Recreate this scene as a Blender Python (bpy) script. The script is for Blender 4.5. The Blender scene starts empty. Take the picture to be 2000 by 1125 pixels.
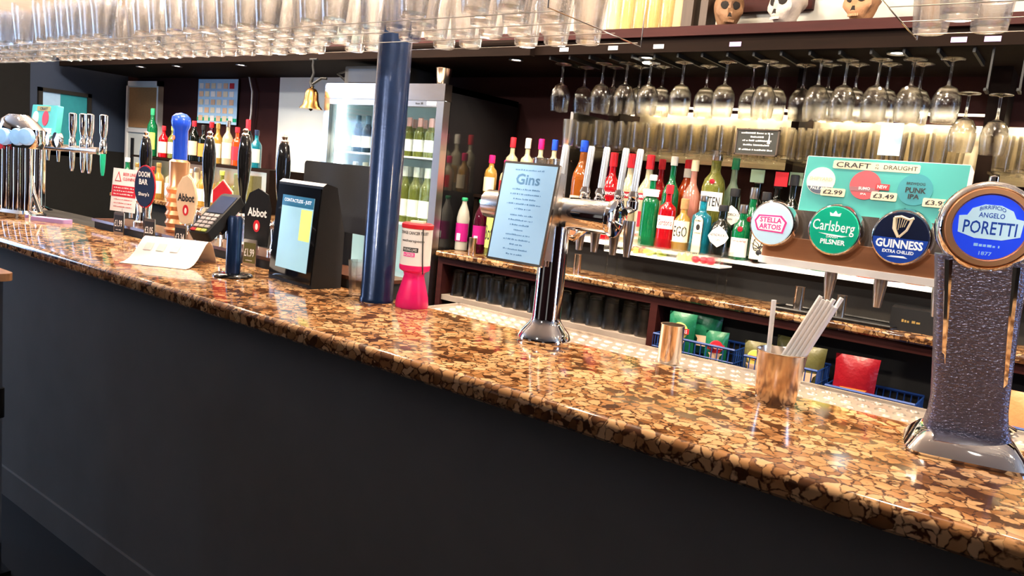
import bpy, math, random
from mathutils import Vector, Matrix
random.seed(7)
PI = math.pi
S = bpy.context.scene
C = S.collection

# ---------------------------------------------------------------- camera
def cam_setup():
    yaw, pitch, roll = math.radians(36.37), math.radians(7.86), math.radians(5.655)
    fwd = Vector((-math.sin(yaw)*math.cos(pitch), math.cos(yaw)*math.cos(pitch), -math.sin(pitch)))
    right = Vector((math.cos(yaw), math.sin(yaw), 0)); up = right.cross(fwd)
    r2 = math.cos(roll)*right + math.sin(roll)*up
    u2 = -math.sin(roll)*right + math.cos(roll)*up
    cd = bpy.data.cameras.new('camera'); cd.sensor_width = 36; cd.lens = 27.0; cd.clip_start = .02
    co = bpy.data.objects.new('camera', cd); C.objects.link(co)
    m = Matrix((r2, u2, -fwd)).transposed().to_4x4(); m.translation = (0, 0, 1.5)
    co.matrix_world = m; S.camera = co
cam_setup()
S.view_settings.view_transform = 'Standard'; S.view_settings.look = 'None'
S.view_settings.gamma = 1; S.view_settings.use_curve_mapping = False
S.view_settings.exposure = 0.5
W = bpy.data.worlds.new('world'); S.world = W; W.use_nodes = True
W.node_tree.nodes['Background'].inputs[0].default_value = (.62, .58, .54, 1)
W.node_tree.nodes['Background'].inputs[1].default_value = .22

def area(name, loc, rot, sx, sy, power, col):
    l = bpy.data.lights.new(name, 'AREA'); l.shape = 'RECTANGLE'; l.size = sx; l.size_y = sy
    l.energy = power; l.color = col
    o = bpy.data.objects.new(name, l); C.objects.link(o); o.location = loc; o.rotation_euler = rot
    return o
def spot(name, loc, power, col, ang=110, blend=.6, r=.025, rot=(0, 0, 0)):
    l = bpy.data.lights.new(name, 'SPOT'); l.energy = power; l.color = col; l.spot_size = math.radians(ang)
    l.spot_blend = blend; l.shadow_soft_size = r
    o = bpy.data.objects.new(name, l); C.objects.link(o); o.location = loc; o.rotation_euler = rot
    return o
def aim(o, t):
    o.rotation_euler = (Vector(t)-o.location).to_track_quat('-Z', 'Y').to_euler()
WARM = (1.0, .80, .56); COOL = (.42, .62, 1.0)
# daylight from the street windows at both ends of the room
w1 = area('daylight_window', (-6.55, .3, 1.7), (0, 0, 0), 1.0, 1.6, 42, COOL); aim(w1, (-1.0, 1.0, 1.4))
w2 = area('daylight_window_end', (2.85, 2.15, 1.75), (0, 0, 0), .6, 1.6, 32, COOL); aim(w2, (-1.7, 1.7, 1.5))
# ceiling lamps of the room
for i, x in enumerate((-5.2, -4.0, -2.8, -1.6, -.4, .8)):
    spot('ceiling_lamp', (x, 1.75, 2.68), 66, WARM, 140, .5, .06)
for i, x in enumerate((-4.5, -2.9, -1.3, .3)):
    s = spot('ceiling_lamp_front', (x, .9, 2.68), 62 if x < -2 else 58, (1, .90, .78), 84, .6, .07); aim(s, (x, 2.9, 1.6))
for x in (-4.7, -3.7, -2.8, -1.9, -1.1, -.3, .5):   # unseen spots added on the customers' side to brighten pump and lens fronts
    s = spot('track_spot', (x, -.9, 2.62), 74, (1, .93, .84), 35, .35, .05); aim(s, (x, 2.6, 1.45))
for i, x in enumerate((-5.4, -4.3, -3.2, -2.2, -1.3, -.4)):
    s = spot('ceiling_lamp_rear', (x, 2.2, 2.68), 22, WARM, 130, .6, .05); aim(s, (x, 2.9, 1.9))
for x in (-5.2, -4.0, -2.8, -1.6, -.3):     # unseen point lamps added to brighten ceiling, upper wall and gantry glasses
    l = bpy.data.lights.new('pendant', 'POINT'); l.energy = 38 if x < -2 else (20 if x < -1 else 9); l.color = (1, .88, .76); l.shadow_soft_size = .07
    o = bpy.data.objects.new('pendant_light', l); C.objects.link(o); o.location = (x, 2.05, 2.52)

# ---------------------------------------------------------------- helpers
class MB:
    def __init__(s): s.v = []; s.f = []
    def add(s, vs, fs):
        b = len(s.v); s.v += [tuple(v) for v in vs]; s.f += [tuple(i+b for i in f) for f in fs]; return s
    def box(s, x0, x1, y0, y1, z0, z1, mat=None):
        vs = [Vector(p) for p in ((x0,y0,z0),(x1,y0,z0),(x1,y1,z0),(x0,y1,z0),(x0,y0,z1),(x1,y0,z1),(x1,y1,z1),(x0,y1,z1))]
        if mat: vs = [mat @ v for v in vs]
        return s.add(vs, [(0,3,2,1),(4,5,6,7),(0,1,5,4),(1,2,6,5),(2,3,7,6),(3,0,4,7)])
    def lathe(s, prof, n=20, mat=None, a0=0, a1=2*PI, sx=1, sy=1):
        full = abs(a1-a0-2*PI) < 1e-6; m = n if full else n+1
        vs = []; fs = []
        for r, z in prof:
            for k in range(m):
                a = a0+(a1-a0)*k/n; vs.append(Vector((r*math.cos(a)*sx, r*math.sin(a)*sy, z)))
        for i in range(len(prof)-1):
            for k in range(n):
                k2 = (k+1) % m if full else k+1
                fs.append((i*m+k, i*m+k2, (i+1)*m+k2, (i+1)*m+k))
        if full:
            if prof[0][0] > 1e-6: fs.append(tuple(range(m-1, -1, -1)))
            if prof[-1][0] > 1e-6: b = (len(prof)-1)*m; fs.append(tuple(range(b, b+m)))
        if mat: vs = [mat @ v for v in vs]
        return s.add(vs, fs)
    def tube(s, pts, r, n=8, cap=True):
        pts = [Vector(p) for p in pts]; rs = r if isinstance(r, (list, tuple)) else [r]*len(pts)
        vs = []; fs = []; prev = None
        for i, p in enumerate(pts):
            t = (pts[min(i+1, len(pts)-1)]-pts[max(i-1, 0)]).normalized()
            if prev is None:
                a = Vector((0, 0, 1)) if abs(t.z) < .9 else Vector((1, 0, 0)); u = t.cross(a).normalized()
            else: u = (prev-t*prev.dot(t)).normalized()
            prev = u; w = t.cross(u)
            for k in range(n):
                an = 2*PI*k/n; vs.append(p+(u*math.cos(an)+w*math.sin(an))*rs[i])
        for i in range(len(pts)-1):
            for k in range(n): fs.append((i*n+k, i*n+(k+1) % n, (i+1)*n+(k+1) % n, (i+1)*n+k))
        if cap: fs.append(tuple(range(n-1, -1, -1))); fs.append(tuple(range(len(vs)-n, len(vs))))
        return s.add(vs, fs)
    def prism(s, outline, d0, d1, mat=None):
        """outline in (x,z), extruded along y from d0 to d1"""
        n = len(outline); vs = [Vector((x, d0, z)) for x, z in outline]+[Vector((x, d1, z)) for x, z in outline]
        fs = [tuple(range(n)), tuple(range(2*n-1, n-1, -1))]+[(i, n+i, n+(i+1) % n, (i+1) % n) for i in range(n)]
        if mat: vs = [mat @ v for v in vs]
        return s.add(vs, fs)
    def rbox(s, x0, x1, y0, y1, z0, z1, r, axis='z', mat=None, n=4):
        """box with rounded corners in the plane across axis"""
        def ro(a0, a1, b0, b1):
            o = []
            for cx, cy, st in ((a1-r, b1-r, 0), (a0+r, b1-r, 1), (a0+r, b0+r, 2), (a1-r, b0+r, 3)):
                for k in range(n+1):
                    an = (st+k/n)*PI/2; o.append((cx+r*math.cos(an), cy+r*math.sin(an)))
            return o
        if axis == 'z': o = ro(x0, x1, y0, y1); f = lambda p, d: Vector((p[0], p[1], d)); d0, d1 = z0, z1
        elif axis == 'y': o = ro(x0, x1, z0, z1); f = lambda p, d: Vector((p[0], d, p[1])); d0, d1 = y0, y1
        else: o = ro(y0, y1, z0, z1); f = lambda p, d: Vector((d, p[0], p[1])); d0, d1 = x0, x1
        m = len(o); vs = [f(p, d0) for p in o]+[f(p, d1) for p in o]
        if mat: vs = [mat @ v for v in vs]
        return s.add(vs, [tuple(range(m-1, -1, -1)), tuple(range(m, 2*m))]+[(i, (i+1) % m, m+(i+1) % m, m+i) for i in range(m)])
    def mesh(s, name, smooth=True):
        me = bpy.data.meshes.new(name); me.from_pydata(s.v, [], s.f)
        import bmesh
        bm = bmesh.new(); bm.from_mesh(me); bmesh.ops.recalc_face_normals(bm, faces=bm.faces); 
        for e in bm.edges:
            if len(e.link_faces) == 2: e.smooth = e.calc_face_angle(0) < math.radians(38)
        for f in bm.faces: f.smooth = smooth
        bm.to_mesh(me); bm.free()
        return me
    def build(s, name, mat, parent=None, loc=None, rot=None, smooth=True):
        return mk(name, s.mesh(name, smooth), mat, parent, loc, rot)
def mk(name, me, mat, parent=None, loc=None, rot=None):
    if mat and not me.materials: me.materials.append(M[mat])
    o = bpy.data.objects.new(name, me); C.objects.link(o); o.parent = parent
    if loc: o.location = loc
    if rot: o.rotation_euler = rot
    return o
def tag(o, label=None, cat=None, group=None, kind=None):
    if label: o['label'] = label
    if cat: o['category'] = cat
    if group: o['group'] = group
    if kind: o['kind'] = kind
    return o
def thing(name, label, cat, loc=(0, 0, 0), rz=0, group=None, rot=None):
    o = bpy.data.objects.new(name, None); C.objects.link(o); o.location = loc
    o.rotation_euler = rot if rot else (0, 0, rz); o.empty_display_size = .05
    return tag(o, label, cat, group)
def struct(o): return tag(o, kind='structure')
def copy_tree(o, parent=None):
    c = o.copy(); C.objects.link(c); c.parent = parent
    for ch in list(o.children): copy_tree(ch, c)
    return c
def RX(a): return Matrix.Rotation(a, 4, 'X')
def RY(a): return Matrix.Rotation(a, 4, 'Y')
def RZ(a): return Matrix.Rotation(a, 4, 'Z')
def T(*p): return Matrix.Translation(p)
def ell(cx, cz, rx, rz, n=32, a0=0): return [(cx+rx*math.cos(a0+2*PI*k/n), cz+rz*math.sin(a0+2*PI*k/n)) for k in range(n)]

_txt = {}
def text_geo(s, bold=0.0):
    """verts (x,z centred, unit cap size) and faces of a line of lettering"""
    if (s, bold) in _txt: return _txt[(s, bold)]
    cu = bpy.data.curves.new('t', 'FONT'); cu.body = s; cu.align_x = 'CENTER'; cu.align_y = 'CENTER'
    cu.resolution_u = 2; cu.fill_mode = 'FRONT'; cu.offset = bold
    ob = bpy.data.objects.new('t', cu)
    me = ob.to_mesh(); vs = [(v.co.x, v.co.y) for v in me.vertices]; fs = [tuple(p.vertices) for p in me.polygons]
    ob.to_mesh_clear(); bpy.data.objects.remove(ob); bpy.data.curves.remove(cu)
    if vs:
        cx = (min(v[0] for v in vs)+max(v[0] for v in vs))/2; cy = (min(v[1] for v in vs)+max(v[1] for v in vs))/2
        w = max(v[0] for v in vs)-min(v[0] for v in vs); h = max(v[1] for v in vs)-min(v[1] for v in vs)
        vs = [((x-cx)/w, (y-cy)/h) for x, y in vs]
    _txt[(s, bold)] = (vs, fs); return vs, fs
def put_text(mb, s, cx, cz, w, h, y, rot=0, shear=0, arch=0, bold=.012):
    """lettering w wide and h high in the x-z plane at depth y, facing -y"""
    vs, fs = text_geo(s, bold); o = []
    for x, z in vs:
        a, b = x*w+z*h*shear, z*h+arch*(1-(2*x)**2)
        o.append((cx+a*math.cos(rot)-b*math.sin(rot), y, cz+a*math.sin(rot)+b*math.cos(rot)))
    mb.add(o, fs); return mb
def wrap_text(mb, s, r, cz, w, h, a_c=-PI/2, bold=.012, rot=0):
    vs, fs = text_geo(s, bold); o = []
    for x, z in vs:
        a, b = x*w, z*h
        if rot: a, b = a*math.cos(rot)-b*math.sin(rot), a*math.sin(rot)+b*math.cos(rot)
        an = a_c+a/r; o.append((r*math.cos(an), r*math.sin(an), cz+b))
    mb.add(o, fs); return mb

def scribble(mb, cx, cz, w, h, y):
    """a line of print too small to read: a row of little strokes"""
    x = cx-w/2
    while x < cx+w/2-h*.3:
        l = min(h*random.uniform(.5, 1.3), cx+w/2-x); k = random.uniform(.55, 1)*h/2
        mb.add([(x, y, cz-h/2), (x+l, y, cz-h/2), (x+l, y, cz-h/2+k*2), (x, y, cz-h/2+k*2)], [(0, 1, 2, 3)]); x += l+h*random.choice((.25, .3, .8))
    return mb
# ---------------------------------------------------------------- materials
M = {}
def _nodes(name):
    m = bpy.data.materials.new(name); m.use_nodes = True; M[name] = m
    nt = m.node_tree; return m, nt, nt.nodes, nt.links, nt.nodes['Principled BSDF']
def pm(name, c, rough=.5, metal=0, var=.12, scale=30, bump=0, emit=0, ecol=None, trans=0, ior=1.45, coat=0, spec=.5, stretch=None, bscale=None):
    m, nt, N, L, b = _nodes(name)
    tc = N.new('ShaderNodeTexCoord'); mp = N.new('ShaderNodeMapping'); L.new(tc.outputs['Object'], mp.inputs[0])
    if stretch: mp.inputs['Scale'].default_value = stretch
    nz = N.new('ShaderNodeTexNoise'); nz.inputs['Scale'].default_value = scale; nz.inputs['Detail'].default_value = 4
    L.new(mp.outputs[0], nz.inputs['Vector'])
    mx = N.new('ShaderNodeMix'); mx.data_type = 'RGBA'
    mx.inputs[6].default_value = (*[max(0, v*(1-var)) for v in c], 1); mx.inputs[7].default_value = (*[min(1, v*(1+var)) for v in c], 1)
    L.new(nz.outputs['Fac'], mx.inputs[0]); L.new(mx.outputs[2], b.inputs['Base Color'])
    b.inputs['Roughness'].default_value = rough; b.inputs['Metallic'].default_value = metal
    b.inputs['Transmission Weight'].default_value = trans; b.inputs['IOR'].default_value = ior
    b.inputs['Coat Weight'].default_value = coat; b.inputs['Specular IOR Level'].default_value = spec
    if emit:
        b.inputs['Emission Strength'].default_value = emit
        if ecol: b.inputs['Emission Color'].default_value = (*ecol, 1)
        else: L.new(mx.outputs[2], b.inputs['Emission Color'])
    if bump:
        n2 = N.new('ShaderNodeTexNoise'); n2.inputs['Scale'].default_value = bscale or scale*2; L.new(mp.outputs[0], n2.inputs['Vector'])
        bp = N.new('ShaderNodeBump'); bp.inputs['Strength'].default_value = bump; bp.inputs['Distance'].default_value = .004
        L.new(n2.outputs['Fac'], bp.inputs['Height']); L.new(bp.outputs[0], b.inputs['Normal'])
    return m
def glass(name, c, mixf=.5, rough=.0, tint=None):
    """clear glass: part refracting body, part thin see-through"""
    m, nt, N, L, b = _nodes(name); N.remove(b); out = N['Material Output']
    g = N.new('ShaderNodeBsdfGlass'); g.inputs['Color'].default_value = (*c, 1); g.inputs['Roughness'].default_value = rough; g.inputs['IOR'].default_value = 1.46
    t = N.new('ShaderNodeBsdfTransparent'); t.inputs['Color'].default_value = (*(tint or c), 1)
    x = N.new('ShaderNodeMixShader'); x.inputs[0].default_value = mixf
    nz = N.new('ShaderNodeTexNoise'); nz.inputs['Scale'].default_value = 60
    bp = N.new('ShaderNodeBump'); bp.inputs['Strength'].default_value = .08; bp.inputs['Distance'].default_value = .002
    L.new(nz.outputs['Fac'], bp.inputs['Height']); L.new(bp.outputs[0], g.inputs['Normal'])
    L.new(t.outputs[0], x.inputs[1]); L.new(g.outputs[0], x.inputs[2]); L.new(x.outputs[0], out.inputs['Surface'])
def granite(name, k=1.0, rough=.1):
    m, nt, N, L, b = _nodes(name)
    tc = N.new('ShaderNodeTexCoord')
    nz = N.new('ShaderNodeTexNoise'); nz.inputs['Scale'].default_value = 26; nz.inputs['Detail'].default_value = 3; L.new(tc.outputs['Object'], nz.inputs['Vector'])
    wv = N.new('ShaderNodeMix'); wv.data_type = 'RGBA'; wv.blend_type = 'LINEAR_LIGHT'; wv.inputs[0].default_value = .022
    L.new(tc.outputs['Object'], wv.inputs[6]); L.new(nz.outputs['Color'], wv.inputs[7])
    v1 = N.new('ShaderNodeTexVoronoi'); v1.inputs['Scale'].default_value = 46; v1.inputs['Randomness'].default_value = .85; L.new(wv.outputs[2], v1.inputs['Vector'])
    ve = N.new('ShaderNodeTexVoronoi'); ve.feature = 'DISTANCE_TO_EDGE'; ve.inputs['Scale'].default_value = 46; ve.inputs['Randomness'].default_value = .85; L.new(wv.outputs[2], ve.inputs['Vector'])
    sp = N.new('ShaderNodeSeparateColor'); L.new(v1.outputs['Color'], sp.inputs[0])
    cr = N.new('ShaderNodeValToRGB'); e = cr.color_ramp.elements
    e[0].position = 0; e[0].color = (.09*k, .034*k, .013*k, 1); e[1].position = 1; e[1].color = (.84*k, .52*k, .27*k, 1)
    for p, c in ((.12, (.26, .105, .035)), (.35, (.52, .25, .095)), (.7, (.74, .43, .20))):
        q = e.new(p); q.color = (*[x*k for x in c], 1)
    n3 = N.new('ShaderNodeTexNoise'); n3.inputs['Scale'].default_value = 7; n3.inputs['Detail'].default_value = 3; L.new(tc.outputs['Object'], n3.inputs['Vector'])
    m3 = N.new('ShaderNodeMath'); m3.operation = 'MULTIPLY_ADD'; m3.inputs[1].default_value = 1.5; m3.inputs[2].default_value = -.80; L.new(n3.outputs['Fac'], m3.inputs[0])
    a3 = N.new('ShaderNodeMath'); a3.operation = 'ADD'; a3.use_clamp = True; L.new(sp.outputs[0], a3.inputs[0]); L.new(m3.outputs[0], a3.inputs[1])
    L.new(a3.outputs[0], cr.inputs[0])
    n2 = N.new('ShaderNodeTexNoise'); n2.inputs['Scale'].default_value = 90; n2.inputs['Detail'].default_value = 5; L.new(tc.outputs['Object'], n2.inputs['Vector'])
    ad = N.new('ShaderNodeMath'); ad.operation = 'MULTIPLY_ADD'; ad.inputs[1].default_value = .34; ad.inputs[2].default_value = -.165; L.new(n2.outputs['Fac'], ad.inputs[0])
    su = N.new('ShaderNodeMath'); su.operation = 'SUBTRACT'; L.new(ve.outputs['Distance'], su.inputs[0]); L.new(ad.outputs[0], su.inputs[1])
    mr = N.new('ShaderNodeMapRange'); mr.inputs['From Min'].default_value = 0; mr.inputs['From Max'].default_value = .10; L.new(su.outputs[0], mr.inputs['Value'])
    mx = N.new('ShaderNodeMix'); mx.data_type = 'RGBA'; mx.inputs[6].default_value = (.085*k, .028*k, .010*k, 1)
    L.new(mr.outputs[0], mx.inputs[0]); L.new(cr.outputs[0], mx.inputs[7]); L.new(mx.outputs[2], b.inputs['Base Color'])
    b.inputs['Roughness'].default_value = rough; b.inputs['Specular IOR Level'].default_value = .7
def wood(name, c1, c2, rough=.35, stretch=(1, 12, 12), spec=.5):
    m, nt, N, L, b = _nodes(name)
    tc = N.new('ShaderNodeTexCoord'); mp = N.new('ShaderNodeMapping'); mp.inputs['Scale'].default_value = stretch; L.new(tc.outputs['Object'], mp.inputs[0])
    nz = N.new('ShaderNodeTexNoise'); nz.inputs['Scale'].default_value = 5; nz.inputs['Detail'].default_value = 6; L.new(mp.outputs[0], nz.inputs['Vector'])
    mx = N.new('ShaderNodeMix'); mx.data_type = 'RGBA'; mx.inputs[6].default_value = (*c1, 1); mx.inputs[7].default_value = (*c2, 1)
    L.new(nz.outputs['Fac'], mx.inputs[0]); L.new(mx.outputs[2], b.inputs['Base Color']); b.inputs['Roughness'].default_value = rough; b.inputs['Specular IOR Level'].default_value = spec

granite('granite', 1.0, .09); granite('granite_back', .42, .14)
wood('dark_wood', (.006, .004, .003), (.014, .007, .005), .8, spec=.06); wood('red_wood', (.018, .004, .004), (.052, .009, .007), .6, spec=.15); wood('plinth_wood', (.05, .018, .010), (.11, .04, .02), .25)
wood('post_wood', (.03, .018, .012), (.08, .05, .032), .6, (12, 12, 1)); wood('beam_wood', (.16, .06, .025), (.30, .13, .06), .3); wood('table_wood', (.35, .15, .06), (.55, .28, .13), .4)
pm('front_panel', (.25, .235, .215), .85, scale=6, spec=.08); pm('black_panel', (.030, .028, .026), .8, scale=6, spec=.12); pm('floor_dark', (.02, .018, .016), .5)
pm('wall_maroon', (.030, .011, .011), .8, scale=3, spec=.08); pm('wall_blue', (.028, .045, .085), .6, scale=5); pm('wall_black', (.014, .014, .014), .8, spec=.1)
pm('white_wall', (.72, .76, .74), .7, var=.04, scale=3); pm('ceiling_cream', (.80, .68, .56), .8, var=.05, scale=2)
pm('chrome', (.86, .86, .88), .06, 1, var=.02); pm('steel', (.62, .60, .58), .28, 1, var=.06, scale=60, stretch=(1, 1, 12)); pm('steel_warm', (.72, .62, .54), .22, 1, var=.02, scale=60, stretch=(12, 12, 1))
pm('hammered', (.17, .165, .24), .25, .7, var=.25, scale=60, bump=1.0, bscale=150, stretch=(1, 1, 2.0)); pm('tray_steel', (.60, .53, .47), .34, .75, var=.06, scale=14, bump=.15, bscale=40)
pm('pillar_navy', (.010, .030, .095), .26, .35, var=.2, scale=40, coat=.4, bump=.06, bscale=120)
pm('brass', (.24, .13, .045), .3, 1); pm('lever_steel', (.80, .86, .95), .32, .6, var=.04); pm('copper', (.80, .40, .20), .3, .8, var=.1); pm('black_plastic', (.012, .012, .013), .3); pm('black_matt', (.014, .014, .015), .65, bump=.2, bscale=400)
pm('black_gloss', (.008, .008, .009), .08, coat=.6); pm('grey_plastic', (.55, .48, .46), .4); pm('iron', (.02, .02, .02), .5, .5)
pm('white', (.85, .85, .85), .5, var=.03); pm('paper', (.86, .83, .80), .7, var=.03); pm('cream', (.83, .72, .52), .5, var=.05); pm('tan_clip', (.80, .60, .40), .35, var=.1)
pm('red', (.62, .02, .035), .35); pm('dark_red', (.25, .008, .02), .3); pm('pink', (.85, .012, .16), .33, var=.08, scale=8); pm('ink', (.015, .015, .018), .5); pm('ink_blue', (.02, .05, .22), .5); pm('ink_red', (.6, .03, .04), .5)
pm('navy', (.018, .03, .075), .3); pm('blue', (.015, .07, .62), .25, coat=.4); pm('teal', (.06, .42, .40), .5, var=.06, scale=8); pm('teal_dark', (.03, .30, .36), .45); pm('green', (.01, .40, .22), .3); pm('cap_green', (.03, .35, .16), .4)
pm('orange', (.75, .22, .04), .45); pm('yellow', (.80, .62, .12), .45); pm('lime', (.55, .62, .12), .45); pm('gold', (.75, .50, .16), .3, .8); pm('purple', (.35, .01, .16), .3); pm('peach', (.85, .55, .36), .5); pm('lilac', (.45, .30, .62), .5); pm('skyblue', (.42, .66, .95), .4)
pm('crate_blue', (.012, .05, .22), .35); pm('foil_pink', (.85, .42, .36), .35, .3); pm('foil_blue', (.10, .18, .24), .35, .3); pm('foil_white', (.82, .80, .70), .4)
pm('packet_green', (.010, .15, .07), .3, bump=.4, bscale=60); pm('packet_red', (.26, .005, .012), .3, bump=.4, bscale=60); pm('packet_olive', (.12, .11, .035), .3, bump=.4, bscale=60); pm('packet_orange', (.8, .3, .12), .35, bump=.4, bscale=60)
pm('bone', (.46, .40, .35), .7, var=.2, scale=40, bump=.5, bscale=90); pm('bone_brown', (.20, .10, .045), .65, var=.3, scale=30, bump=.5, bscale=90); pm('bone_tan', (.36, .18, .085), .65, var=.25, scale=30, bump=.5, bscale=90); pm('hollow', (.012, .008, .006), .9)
pm('cork', (.42, .22, .09), .9, var=.25, scale=120); pm('chalk', (.02, .022, .02), .7); pm('sign_lit', (.36, .58, .80), .5, emit=.30, var=.06, scale=6); pm('sign_ink', (.16, .36, .62), .5)
pm('screen', (.36, .62, .72), .25, emit=.5, var=.12, scale=9); pm('screen_yellow', (.75, .78, .22), .2, emit=.6); pm('screen_bar', (.02, .16, .28), .2, emit=.3); pm('screen_text', (.9, .95, .95), .3, emit=.7); pm('screen_dim', (.03, .05, .12), .1)
pm('lens_blue_lit', (.02, .06, .72), .12, emit=.45, coat=.5, var=.05); pm('lens_pale_lit', (.55, .78, .92), .15, emit=.25, coat=.5, var=.04); pm('lens_dark', (.012, .018, .05), .1, coat=.5); pm('lens_royal', (.02, .07, .42), .12, coat=.5, emit=.1); pm('lens_green', (.01, .42, .26), .12, coat=.5, emit=.12); pm('lens_white', (.85, .9, .95), .3, emit=.25); pm('magenta', (.75, .05, .28), .4, emit=.15); pm('lens_sky', (.30, .55, .95), .15, emit=.25, coat=.5, var=.15)
pm('bulb', (1, .93, .82), .4, emit=14, var=0); pm('fridge_tube', (.85, .97, 1), .4, emit=7, var=0); pm('led', (1, .88, .66), .4, emit=2.5, var=0); pm('fridge_inner', (.75, .86, .86), .5, var=.03)
pm('print_pink', (.84, .68, .66), .7, var=.1, scale=80); pm('print_green', (.74, .76, .64), .7, var=.1, scale=80); pm('shelf_beige', (.30, .24, .20), .6); pm('backboard', (.52, .52, .49), .7, var=.05); pm('lemon', (.85, .78, .35), .5); pm('strawberry', (.75, .03, .06), .4); pm('wafer', (.78, .52, .28), .6)
pm('mirror', (.80, .66, .42), .35, 1, var=.05, scale=3)
glass('glass_clear', (1, .995, .99), .55); glass('glass_warm', (1, .985, .95), .5); glass('glass_stem', (1, .99, .97), .85); glass('glass_amber', (.985, .95, .86), .7); glass('glass_dark', (.90, .90, .95), .5); glass('pane', (.93, .97, .97), .12); glass('acrylic', (.95, .95, .93), .25)
def liquid(name, c, trans=.55, rough=.08):
    pm(name, [v**1.25 for v in c], rough, 0, var=.1, scale=12, trans=trans, coat=.5)
for n, c in dict(g_red=(.70, .02, .04), g_clear=(.80, .76, .58), g_green=(.02, .32, .14), g_dark=(.012, .016, .012), g_amber=(.55, .20, .04), g_orange=(.80, .16, .03), g_teal=(.03, .36, .48), g_pale=(.62, .78, .62), g_pink=(.80, .45, .38), g_olive=(.36, .38, .10), g_gold=(.75, .50, .14), g_purple=(.16, .005, .05), g_water=(.85, .84, .78)).items(): liquid(n, c, .15 if n == 'g_dark' else .62)

# ---------------------------------------------------------------- the room
struct(MB().box(-7.2, 3, -3.2, 3.6, -.05, 0).build('floor', 'floor_dark'))
struct(MB().box(-7.2, 3, -3.2, 3.6, 2.75, 2.8).build('ceiling', 'ceiling_cream'))
struct(MB().box(-6.75, 3, 3.36, 3.46, 0, 2.75).build('wall_back', 'wall_maroon'))
ub_ = bpy.data.objects['wall_back']; MB().box(-6.75, 3, 3.352, 3.36, 2.15, 2.75).build('upper_plaster', 'ceiling_cream', ub_)
wl = struct(MB().box(-6.85, -6.75, -3.2, 3.46, 0, 2.75).build('wall_left', 'wall_blue'))
MB().box(-6.75, -6.742, -3.2, 3.35, 2.12, 2.75).build('upper_plaster', 'ceiling_cream', wl)
MB().box(-6.75, -6.72, -3.2, 3.36, 0, 1.42).build('wainscot', 'wall_black', wl)
MB().box(-6.75, -6.70, 2.36, 2.58, 0, 2.12).build('corner_post', 'wall_black', wl)
struct(MB().box(-7.2, -4.7, -3.3, -3.2, 0, 2.75).box(-3.1, 1.3, -3.3, -3.2, 0, 2.75).box(2.5, 3, -3.3, -3.2, 0, 2.75).box(-4.7, -3.1, -3.3, -3.2, 0, .9).box(1.3, 2.5, -3.3, -3.2, 0, .9).box(-4.7, -3.1, -3.3, -3.2, 2.55, 2.75).box(1.3, 2.5, -3.3, -3.2, 2.55, 2.75).build('wall_front', 'wall_maroon'))
struct(MB().box(3, 3.1, -3.2, 3.6, 0, 2.75).build('wall_right', 'wall_maroon'))
wp = struct(MB().box(-4.62, -3.62, 3.345, 3.36, 0, 2.75).build('wall_panel_white', 'white_wall'))
# glazed hatch in the blue wall
w = thing('window_1', None, None, (-6.75, 2.85, 1.62)); tag(w, kind='structure')
MB().box(0, .03, -.20, -.17, -.27, .25).box(0, .03, .17, .20, -.27, .25).box(0, .03, -.2, .2, .22, .25).box(0, .03, -.2, .2, -.27, -.24).build('window_frame', 'black_panel', w)
MB().box(.005, .012, -.17, -.035, -.24, .22).build('pane', 'skyblue', w); MB().box(.005, .012, -.035, .17, -.24, .22).build('pane', 'teal_dark', w)
# white door with cork panel
d = thing('door_1', None, None, (-6.43, 3.36, 0)); tag(d, kind='structure')
MB().box(-.245, .245, -.03, 0, 0, 1.98).build('door_leaf', 'white_wall', d)
MB().box(-.26, -.235, -.045, 0, 0, 2.02).box(.235, .26, -.045, 0, 0, 2.02).box(-.26, .26, -.045, 0, 1.98, 2.02).box(-.235, .235, -.045, 0, 1.60, 1.63).build('door_frame', 'white', d)
MB().box(-.225, .225, -.036, -.03, 1.64, 1.97).build('cork_panel', 'cork', d)
MB().box(-.17, -.13, -.04, -.03, 1.25, 1.55).build('letter_slot', 'ink', d)

# ---------------------------------------------------------------- front bar
def slab_profile(y0, y1, z0, z1, r=.018):
    o = [(y1, z0), (y1, z1), (y0+r, z1)]
    for k in range(1, 6):
        a = PI/2+k/6*PI/2; o.append((y0+r+r*math.cos(a), z1-r+r*math.sin(a)))
    return o+[(y0, z1-r), (y0, z0+.006), (y0+.006, z0)]
def slab(x0, x1, prof):
    mb = MB(); n = len(prof)
    mb.add([(x0, y, z) for y, z in prof]+[(x1, y, z) for y, z in prof], [tuple(range(n)), tuple(range(2*n-1, n-1, -1))]+[(i, n+i, n+(i+1) % n, (i+1) % n) for i in range(n)])
    return mb
tag(slab(-5.3, .7, slab_profile(1.175, 1.69, 1.058, 1.10)).build('bar_worktop', 'granite'), 'polished brown speckled granite worktop of the front bar', 'worktop')
bb = thing('bar_counter', 'black panelled bar front under the granite worktop', 'counter', (0, 0, 0))
MB().box(-5.25, .65, 1.25, 1.86, 0, 1.0575).build('carcass', 'front_panel', bb)
MB().box(-5.25, .65, 1.24, 1.25, 0, .12).build('kickboard', 'front_panel', bb)
dt = thing('drip_tray', 'long pale steel dimpled drip tray behind the granite worktop', 'drip tray', (0, 0, 1.058))
MB().box(-1.575, .68, 1.691, 1.86, 0, .036).box(-1.575, .68, 1.691, 1.699, .036, .042).box(-1.575, .68, 1.852, 1.86, .036, .042).box(-1.575, -1.567, 1.691, 1.86, .036, .042).build('pan', 'tray_steel', dt)
dm = MB().lathe([(.014, 0), (.011, .003), (.004, .0045), (0, .0047)], 8).mesh('dimple')
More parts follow.
